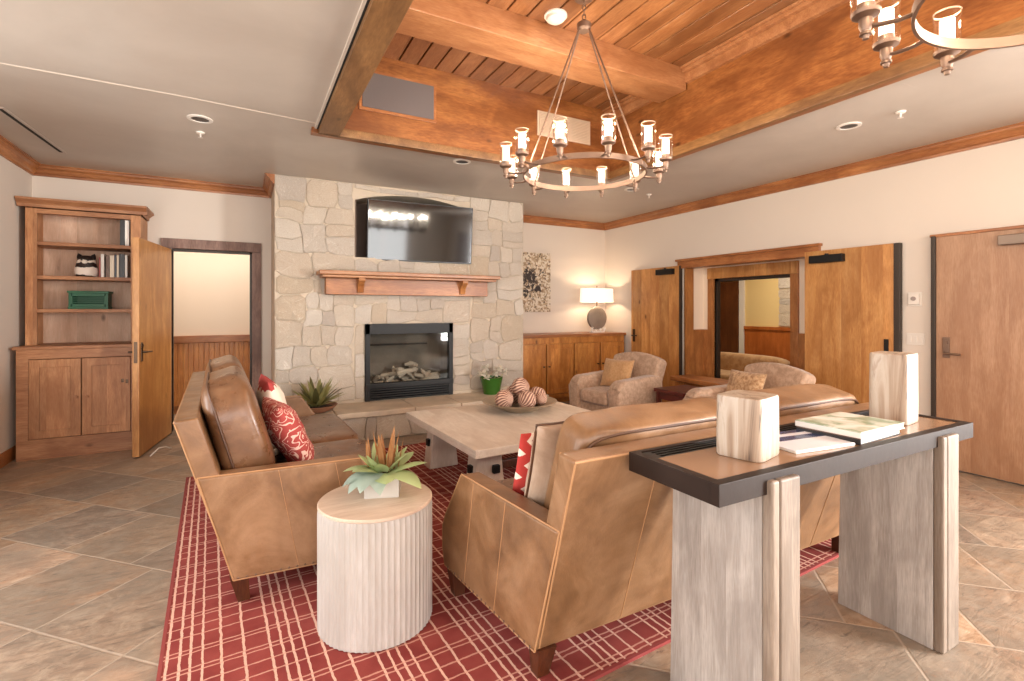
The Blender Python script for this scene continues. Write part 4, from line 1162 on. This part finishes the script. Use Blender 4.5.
obj('foot', MB().box(-0.12, 0.12, -0.05, 0.05, 0, 0.02, 0.004), M['coral'], t)
obj('disc_base', MB().lathe([(0, -0.04), (0.13, -0.04), (0.182, -0.025), (0.19, 0.0), (0.182, 0.025), (0.13, 0.04), (0, 0.04)], 40, rot(PI/2, 0, 0, (0, 0, 0.235))), M['lamp_disc'], t)
cp = MB()
for sx, hgt in ((-0.13, 0.10), (-0.05, 0.06), (0.04, 0.07), (0.12, 0.09)):
    for a in (-0.4, 0.0, 0.45):
        cp.tube([(sx, -0.03, 0.015), (sx+a*0.02, -0.045, hgt*0.6), (sx+a*0.06, -0.04, hgt*(1-abs(a)*0.3))], [0.012, 0.009, 0.004], 7)
obj('coral_support', cp, M['coral'], t)
obj('stem', MB().cyl((0, 0, 0.41), (0, 0, 0.52), 0.012).cyl((0, 0, 0.52), (0, 0, 0.74), 0.006).lathe([(0, 0.765), (0.012, 0.76), (0.012, 0.745), (0, 0.74)], 12), M['nickel'], t)
sh = MB().lathe([(0.318, 0.495), (0.315, 0.495), (0.305, 0.715), (0.308, 0.715), (0.318, 0.495)], 48, Matrix.Scale(0.55, 4, (0, 1, 0)))
obj('lamp_shade', sh, M['shade'], t)
point('table_lamp_bulb', (5.06, 6.47, QZ+0.62), 11, WARM, 0.03)

# ------------------------------------------------------------------ rug
rg = thing('plaid_rug', 'large red plaid rug with cream lines under the seating group', 'rug', (-0.245, 1.43, 0), math.radians(3.0))
obj('pile', MB().box(0, 3.75, 0, 3.46, 0.0, 0.012, 0.003), M['rug'], rg)
e = MB()
e.box(-0.006, 0.008, -0.006, 3.466, 0, 0.0135).box(3.742, 3.756, -0.006, 3.466, 0, 0.0135).box(0, 3.75, -0.006, 0.008, 0, 0.0135).box(0, 3.75, 3.452, 3.466, 0, 0.0135)
obj('binding', e, M['rug_edge'], rg)
RZ = 0.013

# ------------------------------------------------------------------ leather sofas (local: seat faces +y, back foot line at y=0)
def sofa(name, label, L, loc, rz):
    s = thing(name, label, 'sofa', loc, rz)
    H = L/2
    side = [(0.0, 0.12), (0.75, 0.12), (0.775, 0.20), (0.775, 0.31), (0.74, 0.38), (0.575, 0.62), (-0.145, 0.62)]
    FL = 0.085
    def flare(o):
        for v in o.data.vertices:
            v.co.x += math.copysign(FL*(v.co.y+0.145)/0.92, v.co.x)
        return o
    def spread(o):
        for v in o.data.vertices:
            v.co.x *= 1+FL*max(0, v.co.y+0.145)/0.92/(H-0.10)
        return o
    ar = lambda x0, x1: MB().prism(side, 'x', x0, x1, 0.012, 3)
    for nm, x0, x1, xo in (('arm', -H, -H+0.10, -H), ('arm', H-0.10, H, H)):
        a = flare(obj(nm, ar(x0, x1), M['leather'], s))
        st = MB()
        sgn = -1 if xo < 0 else 1
        xw = xo-sgn*0.006
        for fy in (0.30, 0.56):
            st.tube([(xo+sgn*0.0005, fy-0.022, 0.135), (xo+sgn*0.0005, fy-0.11, 0.612)], 0.0016, 5)
        loop = [(xw, p[0], p[1]) for p in side]
        for i in range(len(loop)):
            st.tube([loop[i], loop[(i+1) % len(loop)]], 0.0036, 6)
        flare(obj('welt_stitching', st, M['stitch'], a))
        nt = MB()
        for q_ in range(20): nt.superq(0.003, 0.0055, 0.0055, 1, 1, 8, 5, Matrix.Translation((xo+sgn*0.0015, 0.02+q_*0.036, 0.131)))
        flare(obj('nail_trim', nt, M['nickel'], a))
    th = 0.095
    back = [(0.0, 0.12), (0.095, 0.12), (0.095-0.145, 0.62), (-0.145, 0.62)]
    top = [(-0.145, 0.615), (-0.050, 0.615), (-0.148, 0.925), (-0.243, 0.915)]
    full = [(0.0, 0.12), (0.098, 0.12), (-0.139, 0.895), (-0.236, 0.888)]
    b = obj('backrest', MB().prism(full, 'x', -H+0.004, H-0.004, 0.012, 3), M['leather'], s)
    st = MB()
    def onback(z): return -0.236*(z-0.12)/0.768
    for fx in (-0.5, -0.17, 0.17, 0.5):
        x = fx*L*0.62
        st.tube([(x, onback(0.135)-0.0012, 0.135), (x, onback(0.875)-0.0012, 0.875)], 0.0018, 5)
    for xx in (-H+0.012, H-0.012):
        st.tube([(xx, onback(0.13)+0.003, 0.13), (xx, onback(0.875)+0.003, 0.875), (xx, -0.142, 0.89)], 0.0045, 6)
    st.tube([(-H+0.01, onback(0.88)+0.002, 0.88), (H-0.01, onback(0.88)+0.002, 0.88)], 0.0045, 6)
    st.tube([(-H+0.01, 0.006, 0.124), (H-0.01, 0.006, 0.124)], 0.004, 6)
    obj('welt_stitching', st, M['stitch'], b)
    spread(obj('seat_base', MB().box(-H+0.10, H-0.10, 0.06, 0.76, 0.12, 0.31, 0.02, 3), M['leather'], s))
    w = (L-0.22)/2
    for k in (-1, 1):
        spread(obj('seat_cushion', MB().superq(w/2-0.003, 0.36, 0.085, 0.30, 0.22, 40, 16, Matrix.Translation((k*w/2, 0.50, 0.385)), 0.006, k), M['leather_dark'], s))
        # back cushion leaning on the raked back
        hc = 0.30 if rz else 0.275
        M_ = Matrix.Translation((k*w/2, 0.035, 0.745 if rz else 0.70)) @ Matrix.Rotation(math.radians(16), 4, 'X')
        cu = obj('back_cushion', MB().superq(w/2-0.006, 0.125 if rz else 0.105, hc, 0.50 if rz else 0.24, 0.34, 44, 26, M_, 0.035, 3+k), M['leather_dark'] if rz else M['leather'], s)
        pp = []
        for i in range(56):
            a = 2*PI*i/56
            sp = lambda c, e: math.copysign(abs(c)**e, c)
            pp.append(M_ @ Vector(((w/2-0.008)*(1.0 if rz else 0.965)*sp(math.cos(a), 0.4 if rz else 0.3), -0.066 if rz else -0.094, (hc-0.004)*(1.0 if rz else 0.95)*sp(math.sin(a), 0.42 if rz else 0.26))))
        obj('piping', MB().tube(pp, 0.006, 6, closed=True), M['piping'], cu)
    for lx0 in (-H+0.042, H-0.042):
        for ly, t in ((0.045, 0.02), (0.69, -0.01)):
            lx = lx0+math.copysign(0.075 if ly > 0.3 else 0.0, lx0)
            g = MB()
            q = 0.033
            tb = bmesh.new()
            A = [tb.verts.new((lx+sx*q*0.75, ly+sy*q*0.75+t*0, 0.0)) for sx, sy in ((-1, -1), (1, -1), (1, 1), (-1, 1))]
            B = [tb.verts.new((lx+sx*q*1.2, ly+sy*q*1.2-t, 0.125)) for sx, sy in ((-1, -1), (1, -1), (1, 1), (-1, 1))]
            tb.faces.new(A[::-1]); tb.faces.new(B)
            for i in range(4): tb.faces.new((A[i], A[(i+1) % 4], B[(i+1) % 4], B[i]))
            g._merge(tb)
            obj('leg', g, M['dark_wood'], s)
    return s
sofa('leather_sofa', 'tan leather sofa by the fluted drum table, its arm end toward the viewer', 2.06, (-0.095, 3.695, RZ), -PI/2+math.radians(2.5))
sofa('leather_sofa', 'tan leather sofa seen from behind, backed against the console table', 2.10, (0.95+1.05, 1.574, RZ), 0)

def throw_pillow(label, loc, rz, lean, w, h, th, mat, rx=0, group=None, piping=None):
    t = thing('throw_pillow', label, 'pillow', loc, rz, group)
    P = rot(lean, rx, 0, (0, 0, h*0.5))
    obj('pillow_body', MB().pillow(w, h, th, M=None, wr=0.25, seed=loc[0]), mat, t)
    for o in t.children: o.matrix_basis = P
    if piping:
        pts = []
        for i in range(60):
            s = i/60*4
            k = int(s); f = s-k
            f = -1+2*f
            u, v = [(f, -1), (1, f), (-f, 1), (-1, -f)][k]
            pts.append((w/2*u*(1-0.05*(1-v*v)), 0, h/2*v*(1-0.05*(1-u*u))))
        pb = obj('piping', MB().tube(pts, 0.006, 6, closed=True), piping, t)
        pb.matrix_basis = P
    return t
# on the first sofa (back cushions lean on its west side)
throw_pillow('red throw pillow with cream scrollwork on the sofa beside the drum table', (0.215, 3.16, 0.475), -PI/2+0.12, 0.46, 0.46, 0.42, 0.17, M['pil_scroll'])
throw_pillow('white throw pillow with red ends behind the red scroll pillow', (0.17, 3.56, 0.475), -PI/2+0.05, 0.26, 0.46, 0.50, 0.15, M['pil_white'])
# on the second sofa
throw_pillow('taupe leather throw pillow with dark piping on the sofa by the console', (1.235, 1.79, 0.475), 0.16, 0.24, 0.44, 0.47, 0.17, M['leather_grey'], piping=M['piping'])
throw_pillow('red and cream zigzag pillow propped before the taupe leather pillow', (1.20, 1.925, 0.475), 0.16, 0.24, 0.34, 0.40, 0.09, M['pil_ikat'])

# ------------------------------------------------------------------ coffee table
ct = thing('coffee_table', 'large square limed wood coffee table with chunky legs', 'table', (2.09, 3.79, RZ), math.radians(2.0))
obj('tabletop', MB().box(-0.76, 0.76, -0.73, 0.73, 0.385, 0.445, 0.006), M['cerused'], ct)
for sx in (-1, 1):
    for sy in (-1, 1):
        x0 = sx*0.535
        y0 = sy*0.43
        g = MB()
        pr = [(-0.135, 0.0), (0.135, 0.0), (0.095, 0.385), (-0.095, 0.385)]
        g.prism([(x0+p, z) for p, z in pr], 'y', y0-0.075, y0+0.075, 0.008)
        lg = obj('leg', g, M['cerused_z'], ct)
        obj('peg', MB().box(x0+0.02, x0+0.075, y0+sy*0.075-0.03, y0+sy*0.075+0.03, 0.19, 0.25, 0.006).box(x0+sx*0.105-0.03, x0+sx*0.105+0.03, y0-0.028, y0+0.028, 0.19, 0.25, 0.006), M['black_metal'], lg)
for sx in (-1, 1):
    obj('stretcher', MB().box(sx*0.535-0.02, sx*0.535+0.02, -0.37, 0.37, 0.30, 0.37, 0.004), M['dark_wood'], ct)
for sy in (-1, 1):
    obj('stretcher', MB().box(-0.48, 0.48, sy*0.43-0.02, sy*0.43+0.02, 0.19, 0.25, 0.004), M['dark_wood'], ct)

TT = RZ+0.445
bl = thing('shallow_bowl', 'wide hammered bowl on the coffee table heaped with ribbed pods', 'bowl', (2.26, 4.05, TT))
obj('dish', MB().lathe([(0, 0.0), (0.13, 0.0), (0.15, 0.012), (0.25, 0.055), (0.345, 0.088), (0.352, 0.096), (0.34, 0.097), (0.24, 0.068), (0.14, 0.026), (0, 0.018)], 48), M['bowl'], bl)
pods = [(-0.17, -0.04, 0.115, 'ribbed pod resting at the fireplace sofa side of the bowl', 0.3), (0.0, -0.13, 0.110, 'ribbed pod at the front centre of the bowl', 1.2), (0.17, -0.02, 0.115, 'ribbed pod resting at the armchair side of the bowl', 2.0),
        (0.02, 0.14, 0.115, 'ribbed pod at the back of the bowl toward the hearth', 0.9), (0.015, 0.01, 0.205, 'topmost ribbed pod crowning the heap in the bowl', 0.6), (-0.10, 0.12, 0.115, 'small ribbed pod tucked at the back beside the green pot side', 1.7), (0.13, -0.15, 0.112, 'small ribbed pod at the front rim nearest the sofa back', 2.6)]
for px, py, pz, lb, a in pods:
    big = lb.startswith('small')
    R = 0.058 if big else 0.090
    pm = MB().lathe([(0.0, -R*0.92), (R*0.45, -R*0.84), (R*0.82, -R*0.5), (R, 0), (R*0.84, R*0.48), (R*0.45, R*0.84), (0.0, R*0.9)], 54, None, lambda an, r, z: 1+0.035*math.cos(18*an+z*250))
    o = single('ribbed_pod', pm, M['ball'], lb, 'ornament', (2.26+px*1.06, 4.05+py*1.06, TT+pz+0.012), 0, 'ribbed pods in the bowl')
    o.rotation_euler = (1.1+0.4*math.sin(a*3), 0.5*math.cos(a*5), a)

# ------------------------------------------------------------------ fluted drum table with planter
st = thing('drum_side_table', 'white limed fluted drum side table standing on the plaid rug', 'side table', (0.522, 2.265, RZ))
def flute(a, r, z): return 1-0.016*abs(math.sin(a*31))**0.8
obj('fluted_drum', MB().lathe([(0.0, 0.0), (0.243, 0.0), (0.250, 0.006), (0.250, 0.50), (0.246, 0.53), (0.0, 0.53)], 372, None, lambda a, r, z: flute(a, r, z) if r > 0.2 else 1), M['bone'], st, ang=50)
obj('tabletop', MB().lathe([(0.0, 0.524), (0.246, 0.524), (0.250, 0.528), (0.250, 0.536), (0.246, 0.540), (0.0, 0.540)], 64), M['bone_top'], st)
pl = thing('succulent_planter', 'square white planter of pale green succulents on the fluted drum table', 'potted plant', (0.565, 2.31, RZ+0.540), -0.35)
pl.scale = (1.18, 1.18, 1.18)
p = MB()
for x0, x1, y0, y1 in ((-0.065, 0.065, -0.065, -0.055), (-0.065, 0.065, 0.055, 0.065), (-0.065, -0.055, -0.055, 0.055), (0.055, 0.065, -0.055, 0.055)): p.box(x0, x1, y0, y1, 0, 0.085, 0.002)
p.box(-0.06, 0.06, -0.06, 0.06, 0, 0.008)
obj('planter_box', p, M['galv'], pl)
obj('soil', MB().box(-0.056, 0.056, -0.056, 0.056, 0.008, 0.072), M['soil'], pl)
r7 = random.Random(21)
f = MB()
for i in range(9):
    a = i*2*PI/9+r7.uniform(-0.2, 0.2)
    f.leaf((0.03*math.cos(a), 0.03*math.sin(a), 0.085), a, r7.uniform(0.15, 0.7), r7.uniform(0.11, 0.17), r7.uniform(0.06, 0.10), r7.uniform(0.5, 1.5), 0.2)
for i in range(7):
    a = i*2*PI/7+0.4+r7.uniform(-0.2, 0.2)
    f.leaf((0.015*math.cos(a), 0.015*math.sin(a), 0.085), a, r7.uniform(0.75, 1.1), r7.uniform(0.09, 0.13), 0.055, 0.5, 0.25)
obj('foliage', f, M['succ'], pl)
f = MB()
for a, b_ in ((3.5, 0.0), (3.9, 0.1), (3.1, 0.2), (4.4, 0.0), (5.0, 0.1)):
    f.leaf((-0.03, -0.03, 0.09), a, 0.35-b_, 0.14, 0.075, 1.5, 0.2)
obj('drooping_leaf', f, M['succ_blue'], pl)
f = MB()
for i in range(6):
    a = i*1.05; q = 0.012
    f.leaf((0.01+q*math.cos(a), 0.01+q*math.sin(a), 0.08), a, 1.35, r7.uniform(0.13, 0.19), 0.024, 0.05, 0.5)
for dx in (-0.05, 0.045):
    for a in (0, 2.1, 4.2): f.leaf((dx+0.006*math.cos(a), 0.02+0.006*math.sin(a), 0.08), a, 1.4, 0.13, 0.016, 0.05, 0.5)
obj('flower_spike', f, M['spike'], pl)

# plants on the hearth
ag = thing('agave_plant', 'spiky agave in a shallow clay bowl on the stone hearth', 'potted plant', (0.66, 5.60, 0.32))
obj('clay_bowl', MB().lathe([(0, 0), (0.10, 0), (0.17, 0.03), (0.215, 0.075), (0.205, 0.078), (0.15, 0.04), (0, 0.03)], 32), M['terracotta'], ag)
obj('soil', MB().lathe([(0, 0.05), (0.17, 0.052), (0.15, 0.04), (0, 0.035)], 24), M['soil'], ag)
fa, fb = MB(), MB()
r8 = random.Random(3)
for i in range(34):
    a = i*2.399
    pit = 1.45-1.15*(i/34)
    (fa if i % 3 else fb).leaf((0.02*math.cos(a), 0.02*math.sin(a), 0.06), a, pit, r8.uniform(0.26, 0.36), r8.uniform(0.045, 0.065), 0.35, 0.3, 7)
obj('foliage', fa, M['agave'], ag); obj('dark_foliage', fb, M['agave_dark'], ag)
gp = thing('flower_pot', 'green glazed pot of white flowers on the hearth beside the fireplace insert', 'potted plant', (2.80, 5.76, 0.32))
obj('pot', MB().lathe([(0, 0), (0.105, 0), (0.125, 0.10), (0.145, 0.20), (0.15, 0.215), (0.14, 0.217), (0.12, 0.12), (0, 0.10)], 28), M['green_glaze'], gp)
obj('soil', MB().lathe([(0, 0.19), (0.132, 0.19), (0.12, 0.15), (0, 0.15)], 24), M['soil'], gp)
f, sm = MB(), MB()
for cx_, cy_, cz_, q in ((-0.15, -0.04, 0.27, 0.085), (-0.07, 0.03, 0.33, 0.075), (0.03, -0.05, 0.25, 0.06), (0.10, 0.0, 0.31, 0.085), (0.16, -0.03, 0.27, 0.08), (-0.10, -0.08, 0.22, 0.06)):
    sm.tube([(cx_*0.4, cy_*0.4, 0.19), (cx_*0.8, cy_, cz_*0.8), (cx_, cy_, cz_)], 0.004, 5)
    for k in range(11):
        f.leaf((cx_, cy_, cz_), k*2.4, -0.5+k*0.17, q, q*0.8, 0.6, 0.2, 5)
obj('stem', sm, M['agave'], gp); obj('petal', f, M['petal'], gp)

# ------------------------------------------------------------------ console table behind the second sofa
cn = thing('console_table', 'narrow console table with dark bronze framed top and two washed oak slab legs', 'console table', (0, 0, 0))
KX0, KX1, KY0, KY1, KZ = 1.18, 2.82, 0.955, 1.33, 0.905
fm = MB()
fm.box(KX0, KX1, KY0, KY0+0.035, KZ-0.066, KZ, 0.002).box(KX0, KX1, KY1-0.022, KY1, KZ-0.066, KZ, 0.002)
fm.box(KX0, KX0+0.035, KY0+0.03, KY1-0.02, KZ-0.066, KZ, 0.002).box(KX1-0.035, KX1, KY0+0.03, KY1-0.02, KZ-0.066, KZ, 0.002)
obj('top_frame', fm, M['frame_dark'], cn)
obj('inset_panel', MB().box(KX0+0.033, KX1-0.033, KY0+0.033, KY1-0.095, KZ-0.03, KZ-0.004), M['console_inset'], cn)
gr = MB().box(KX0+0.033, KX1-0.033, KY1-0.097, KY1-0.02, KZ-0.06, KZ-0.03)
for i in range(4): gr.box(KX0+0.07, KX1-0.07, KY1-0.095+i*0.0205, KY1-0.095+i*0.0205+0.010, KZ-0.03, KZ-0.004)
gr.box(KX0+0.034, KX0+0.07, KY1-0.096, KY1-0.021, KZ-0.03, KZ-0.004).box(KX1-0.07, KX1-0.034, KY1-0.096, KY1-0.021, KZ-0.03, KZ-0.004)
obj('slotted_strip', gr, M['black_metal'], cn)
for x0 in (1.392, 2.49):
    x1 = x0+0.140
    g = MB()
    g.prism([(0.972, 0.0), (1.345, 0.0), (1.33, KZ-0.067), (0.972, KZ-0.067)], 'x', x0, x1, 0.004)
    lg = obj('leg', g, M['grey_oak'], cn)
    f = MB()
    f.box(x0, x0+0.036, 0.936, 0.973, 0.0, KZ-0.022, 0.008, 3).box(x0+0.039, x1, 0.936, 0.973, 0.0, KZ-0.022, 0.008, 3).box(x0+0.02, x1-0.02, 0.944, 0.973, 0, KZ-0.03)
    obj('front_moulding', f, M['grey_oak_edge'], lg)

def log_block(label, x, y, w, d, h, rz, seed):
    mb = MB()
    prof = []
    rr = random.Random(seed)
    t = bmesh.new()
    n = 28
    base = []
    for i in range(n):
        a = 2*PI*i/n
        sp = lambda c, e: math.copysign(abs(c)**e, c)
        k = 1+0.025*mnoise.noise(Vector((math.cos(a)*2+seed, math.sin(a)*2, seed)))
        base.append((w/2*sp(math.cos(a), 0.3)*k, d/2*sp(math.sin(a), 0.3)*k))
    rings = []
    for z, k in ((0, 0.975), (0.006, 1.0), (h*0.3, 1.004), (h*0.7, 0.995), (h-0.008, 0.99), (h, 0.955)):
        rings.append([t.verts.new((px*k, py*k, z)) for px, py in base])
    for A, B in zip(rings, rings[1:]):
        for i in range(n): t.faces.new((A[i], A[(i+1) % n], B[(i+1) % n], B[i]))
    t.faces.new(rings[0][::-1]); t.faces.new(rings[-1])
    mb._merge(t)
    return single('petrified_wood_block', mb, M['petrified'], label, 'ornament', (x, y, KZ-0.003), rz, ang=40)
log_block('squat petrified wood block standing on the console beside the magazines', 1.535, 1.125, 0.180, 0.160, 0.205, 0.25, 3)
log_block('tall petrified wood block standing at the far end of the console', 2.575, 1.15, 0.17, 0.15, 0.305, 0.15, 8)
def flat_book(name, label, x, y, z, w, d, h, rz, cov, hard=True):
    t = thing(name, label, 'magazine' if name == 'magazine' else 'book', (x, y, z), rz)
    b_ = MB()
    o_ = 0.004 if hard else 0.0
    b_.box(-w/2, w/2, -d/2, d/2, h-0.003, h, 0.001)
    obj('cover', b_, cov, t)
    b_ = MB().box(-w/2, w/2, -d/2, d/2, 0, 0.003, 0.001).box(-w/2, -w/2+0.004, -d/2, d/2, 0.001, h-0.003)
    obj('spine', b_, M['bk_black'] if cov is M['bk_brown'] else M['bk_white'], t)
    obj('pages', MB().box(-w/2+0.003, w/2-o_, -d/2+o_, d/2-o_, 0.0025, h-0.0025), M['paper_edge'], t, smooth=False)
    return t
ZT = KZ-0.0035
flat_book('magazine', 'white glossy magazine with dark blue pictures lying on the console', 1.84, 1.135, ZT, 0.30, 0.225, 0.010, -0.12, M['cover_blue'], False)
flat_book('coffee_table_book', 'lower thick book of the stack on the console top', 2.15, 1.12, ZT, 0.33, 0.235, 0.024, 0.05, M['bk_brown'])
flat_book('coffee_table_book', 'upper book with a pale green cover on the console stack', 2.155, 1.118, ZT+0.0245, 0.335, 0.245, 0.024, 0.02, M['cover_green'])

# ------------------------------------------------------------------ armchairs (local: seat faces +y)
def armchair(label, loc, rz):
    s = thing('upholstered_armchair', label, 'armchair', loc, rz, None)
    def arm(x0, x1):
        w = x1-x0; n = 9
        out = [(0.44, 0.06), (0.44, 0.47)]
        for i in range(n+1):
            a = PI/2*i/n
            out.append((0.30+0.14*math.cos(a), 0.47+0.12*math.sin(a)))
        out += [(-0.20, 0.615), (-0.34, 0.60), (-0.34, 0.06)]
        return MB().prism(out, 'x', x0, x1, 0.045, 4)
    obj('arm', arm(-0.42, -0.24), M['chair_fab'], s)
    obj('arm', arm(0.24, 0.42), M['chair_fab'], s)
    obj('seat_base', MB().box(-0.26, 0.26, -0.32, 0.40, 0.07, 0.29, 0.02, 3), M['chair_fab'], s)
    obj('seat_cushion', MB().superq(0.245, 0.35, 0.085, 0.32, 0.25, 36, 16, Matrix.Translation((0, 0.10, 0.365))), M['chair_fab'], s)
    # flared back with an arched top
    out = [(-0.36, 0.0), (0.36, 0.0)]
    n = 14
    out = [(-0.33, 0.0), (0.33, 0.0), (0.385, 0.56)]
    for i in range(1, n):
        x = 0.385-0.77*i/n
        out.append((x, 0.56+0.075*math.sin(PI*i/n)**0.7))
    out.append((-0.385, 0.56))
    B = Matrix.Translation((0, -0.25, 0.24)) @ Matrix.Rotation(math.radians(15), 4, 'X')
    obj('backrest', MB().prism(out, 'y', -0.085, 0.085, 0.04, 4, M=B), M['chair_fab'], s)
    for lx in (-0.34, 0.34):
        for ly in (-0.28, 0.38):
            obj('leg', MB().cyl((lx, ly, 0), (lx, ly, 0.07), 0.018, 0.026, 10), M['dark_wood'], s)
    return s
A1 = armchair('taupe upholstered armchair with a camel pillow before the corner buffet', (4.05, 4.76, 0), math.radians(97))
A2 = armchair('taupe upholstered armchair with a mottled pillow half hidden behind the console sofa', (4.36, 3.20, 0), math.radians(80))
def on_chair(ch, lx, ly, z):
    a = ch.rotation_euler.z
    return (ch.location.x+lx*math.cos(a)-ly*math.sin(a), ch.location.y+lx*math.sin(a)+ly*math.cos(a), z)
throw_pillow('camel coloured square pillow on the armchair before the buffet', on_chair(A1, 0.0, 0.02, 0.44), A1.rotation_euler.z+0.15, 0.36, 0.42, 0.36, 0.13, M['tan_pil'])
throw_pillow('mottled beige pillow on the armchair near the double doors', on_chair(A2, 0.02, 0.02, 0.44), A2.rotation_euler.z+0.1, 0.36, 0.42, 0.36, 0.13, M['chair_pil'])

sd = thing('end_table', 'dark mahogany end table between the two armchairs', 'side table', (4.42, 4.05, 0))
obj('tabletop', MB().box(-0.26, 0.26, -0.22, 0.22, 0.46, 0.50, 0.006), M['mahogany'], sd)
obj('apron', MB().box(-0.23, 0.23, -0.19, 0.19, 0.38, 0.46), M['mahogany'], sd)
for lx in (-0.22, 0.22):
    for ly in (-0.18, 0.18): obj('leg', MB().box(lx-0.02, lx+0.02, ly-0.02, ly+0.02, 0, 0.46, 0.003), M['mahogany'], sd)
# settee and bench in the lobby opening
bn = thing('wooden_bench', 'honey wood bench standing in the double door opening', 'bench', (5.30, 4.38, 0))
obj('seat', MB().box(-0.20, 0.20, -0.55, 0.55, 0.44, 0.50, 0.01), M['trim_y'], bn)
for ly in (-0.45, 0.45): obj('leg', MB().box(-0.17, 0.17, ly-0.03, ly+0.03, 0, 0.44, 0.005), M['trim_z'], bn)
sf = thing('lobby_settee', 'golden cloth settee in the lobby beyond the double doors', 'sofa', (6.75, 5.25, 0), math.radians(90))
obj('seat', MB().box(-0.80, 0.80, -0.35, 0.35, 0.10, 0.42, 0.04, 3), M['sofa_far'], sf)
obj('backrest', MB().superq(0.80, 0.11, 0.20, 0.5, 0.3, 36, 14, Matrix.Translation((0, -0.28, 0.50))), M['sofa_far'], sf)
for lx in (-0.78, 0.78): obj('arm', MB().superq(0.10, 0.36, 0.26, 0.4, 0.4, 28, 14, Matrix.Translation((lx, 0, 0.33))), M['sofa_far'], sf)
for lx in (-0.7, 0.7):
    for ly in (-0.28, 0.28): obj('leg', MB().cyl((lx, ly, 0), (lx, ly, 0.11), 0.018, 0.025, 10), M['dark_wood'], sf)
sc_ = MB()
sc_ = stones([(0, 0.30, 1.12, 2.6)], 0, random.Random(2), (0.02, 0.03))
so = obj('stone_facing', sc_, M['stone'], None, ang=50)
so.rotation_euler = (0, 0, -PI/2); so.location = (8.02, 5.28, 0)
tag(so, 'pale stone pier rising above the lobby wainscot', 'stone pier', kind='structure')

# ------------------------------------------------------------------ chandeliers
def chandelier(label, cx, cy, face):
    t = thing('ring_chandelier', label, 'chandelier', (cx, cy, 2.345), face, 'ring chandeliers under the coffer')
    R = 0.42
    obj('ring', MB().band(R-0.005, -0.018, 0.018, 0.010, 72), M['nickel'], t, ang=40)
    HB = 1.02
    obj('hub', MB().lathe([(0, HB-0.03), (0.035, HB-0.03), (0.048, HB-0.015), (0.05, HB+0.02), (0.03, HB+0.035), (0.012, HB+0.05), (0, HB+0.05)], 20), M['nickel'], t)
    ch = MB()
    z = HB+0.05; k = 0
    zt = CT-2.345-0.02
    while z < zt-0.01:
        pts = []
        for i in range(12):
            a = 2*PI*i/12
            u, v = 0.012*math.cos(a), 0.022*math.sin(a)
            pts.append((u, 0, z+0.018+v) if k % 2 else (0, u, z+0.018+v))
        ch.tube(pts, 0.0035, 6, closed=True)
        z += 0.034; k += 1
    obj('chain', ch, M['nickel'], t)
    obj('canopy', MB().lathe([(0, CT-2.345), (0.07, CT-2.345), (0.065, CT-2.345-0.02), (0.02, CT-2.345-0.035), (0, CT-2.345-0.035)], 24), M['nickel'], t)
    for i in range(4):
        a = math.radians((60, 120, 240, 300)[i])
        c_, s_ = math.cos(a), math.sin(a)
        rd = MB().cyl((0.035*c_, 0.035*s_, HB-0.01), (R*c_, R*s_, 0.0), 0.0058, seg=8)
        rd.superq(0.013, 0.013, 0.02, 1, 1, 10, 6, Matrix.Translation((R*c_, R*s_, 0.0)))
        obj('suspension_rod', rd, M['nickel'], t)
    RC = 0.545
    for i in range(12):
        a = math.radians(15+30*i)
        c_, s_ = math.cos(a), math.sin(a)
        am = MB().tube([(R*c_, R*s_, -0.004), (0.46*c_, 0.46*s_, -0.012), (0.51*c_, 0.51*s_, -0.010), (RC*c_, RC*s_, -0.004)], 0.011, 8, rz=0.006)
        Tm = Matrix.Translation((RC*c_, RC*s_, 0))
        ao = obj('candle_arm', am, M['nickel'], t)
        cup = MB().lathe([(0, -0.048), (0.009, -0.048), (0.011, -0.036), (0.018, -0.034), (0.018, -0.026), (0.013, -0.022), (0.020, -0.005), (0.020, 0.018), (0.040, 0.030), (0.043, 0.042), (0.030, 0.042), (0.030, 0.046), (0, 0.046)], 20, Tm)
        obj('socket_cup', cup, M['nickel'], ao)
        obj('glass_sleeve', MB().lathe([(0.0405, 0.038), (0.0405, 0.185), (0.0425, 0.187), (0.0425, 0.038)], 24, Tm), M['glass'], ao)
        obj('glass_rim', MB().lathe([(0.0400, 0.183), (0.0430, 0.183), (0.0430, 0.189), (0.0400, 0.189), (0.0400, 0.183)], 24, Tm), M['glass_rim'], ao)
        obj('metal_band', MB().lathe([(0.0245, 0.046), (0.0262, 0.046), (0.0262, 0.066), (0.0245, 0.066)], 20, Tm), M['nickel'], ao)
        point('candle_bulb', (cx+math.cos(face+a)*RC, cy+math.sin(face+a)*RC, 2.345+0.235), 7.0, (1.0, 0.84, 0.66), 0.012)
        obj('candle_tube', MB().lathe([(0, 0.047), (0.0235, 0.047), (0.0235, 0.160), (0.019, 0.163), (0, 0.163)], 20, Tm), M['candle'], ao)
    return t
FACE = math.atan2(-0.81, -0.60)
chandelier('ring chandelier of lit glass candles in front of the television chimney, shown whole', 2.07, 2.79, FACE+PI)
chandelier('ring chandelier nearest the camera, only partly in view above the console table', 2.07, 0.41, FACE+0.35+PI)
chandelier('ring chandelier hanging behind the photographer toward the windows', 2.07, -1.85, FACE+PI)
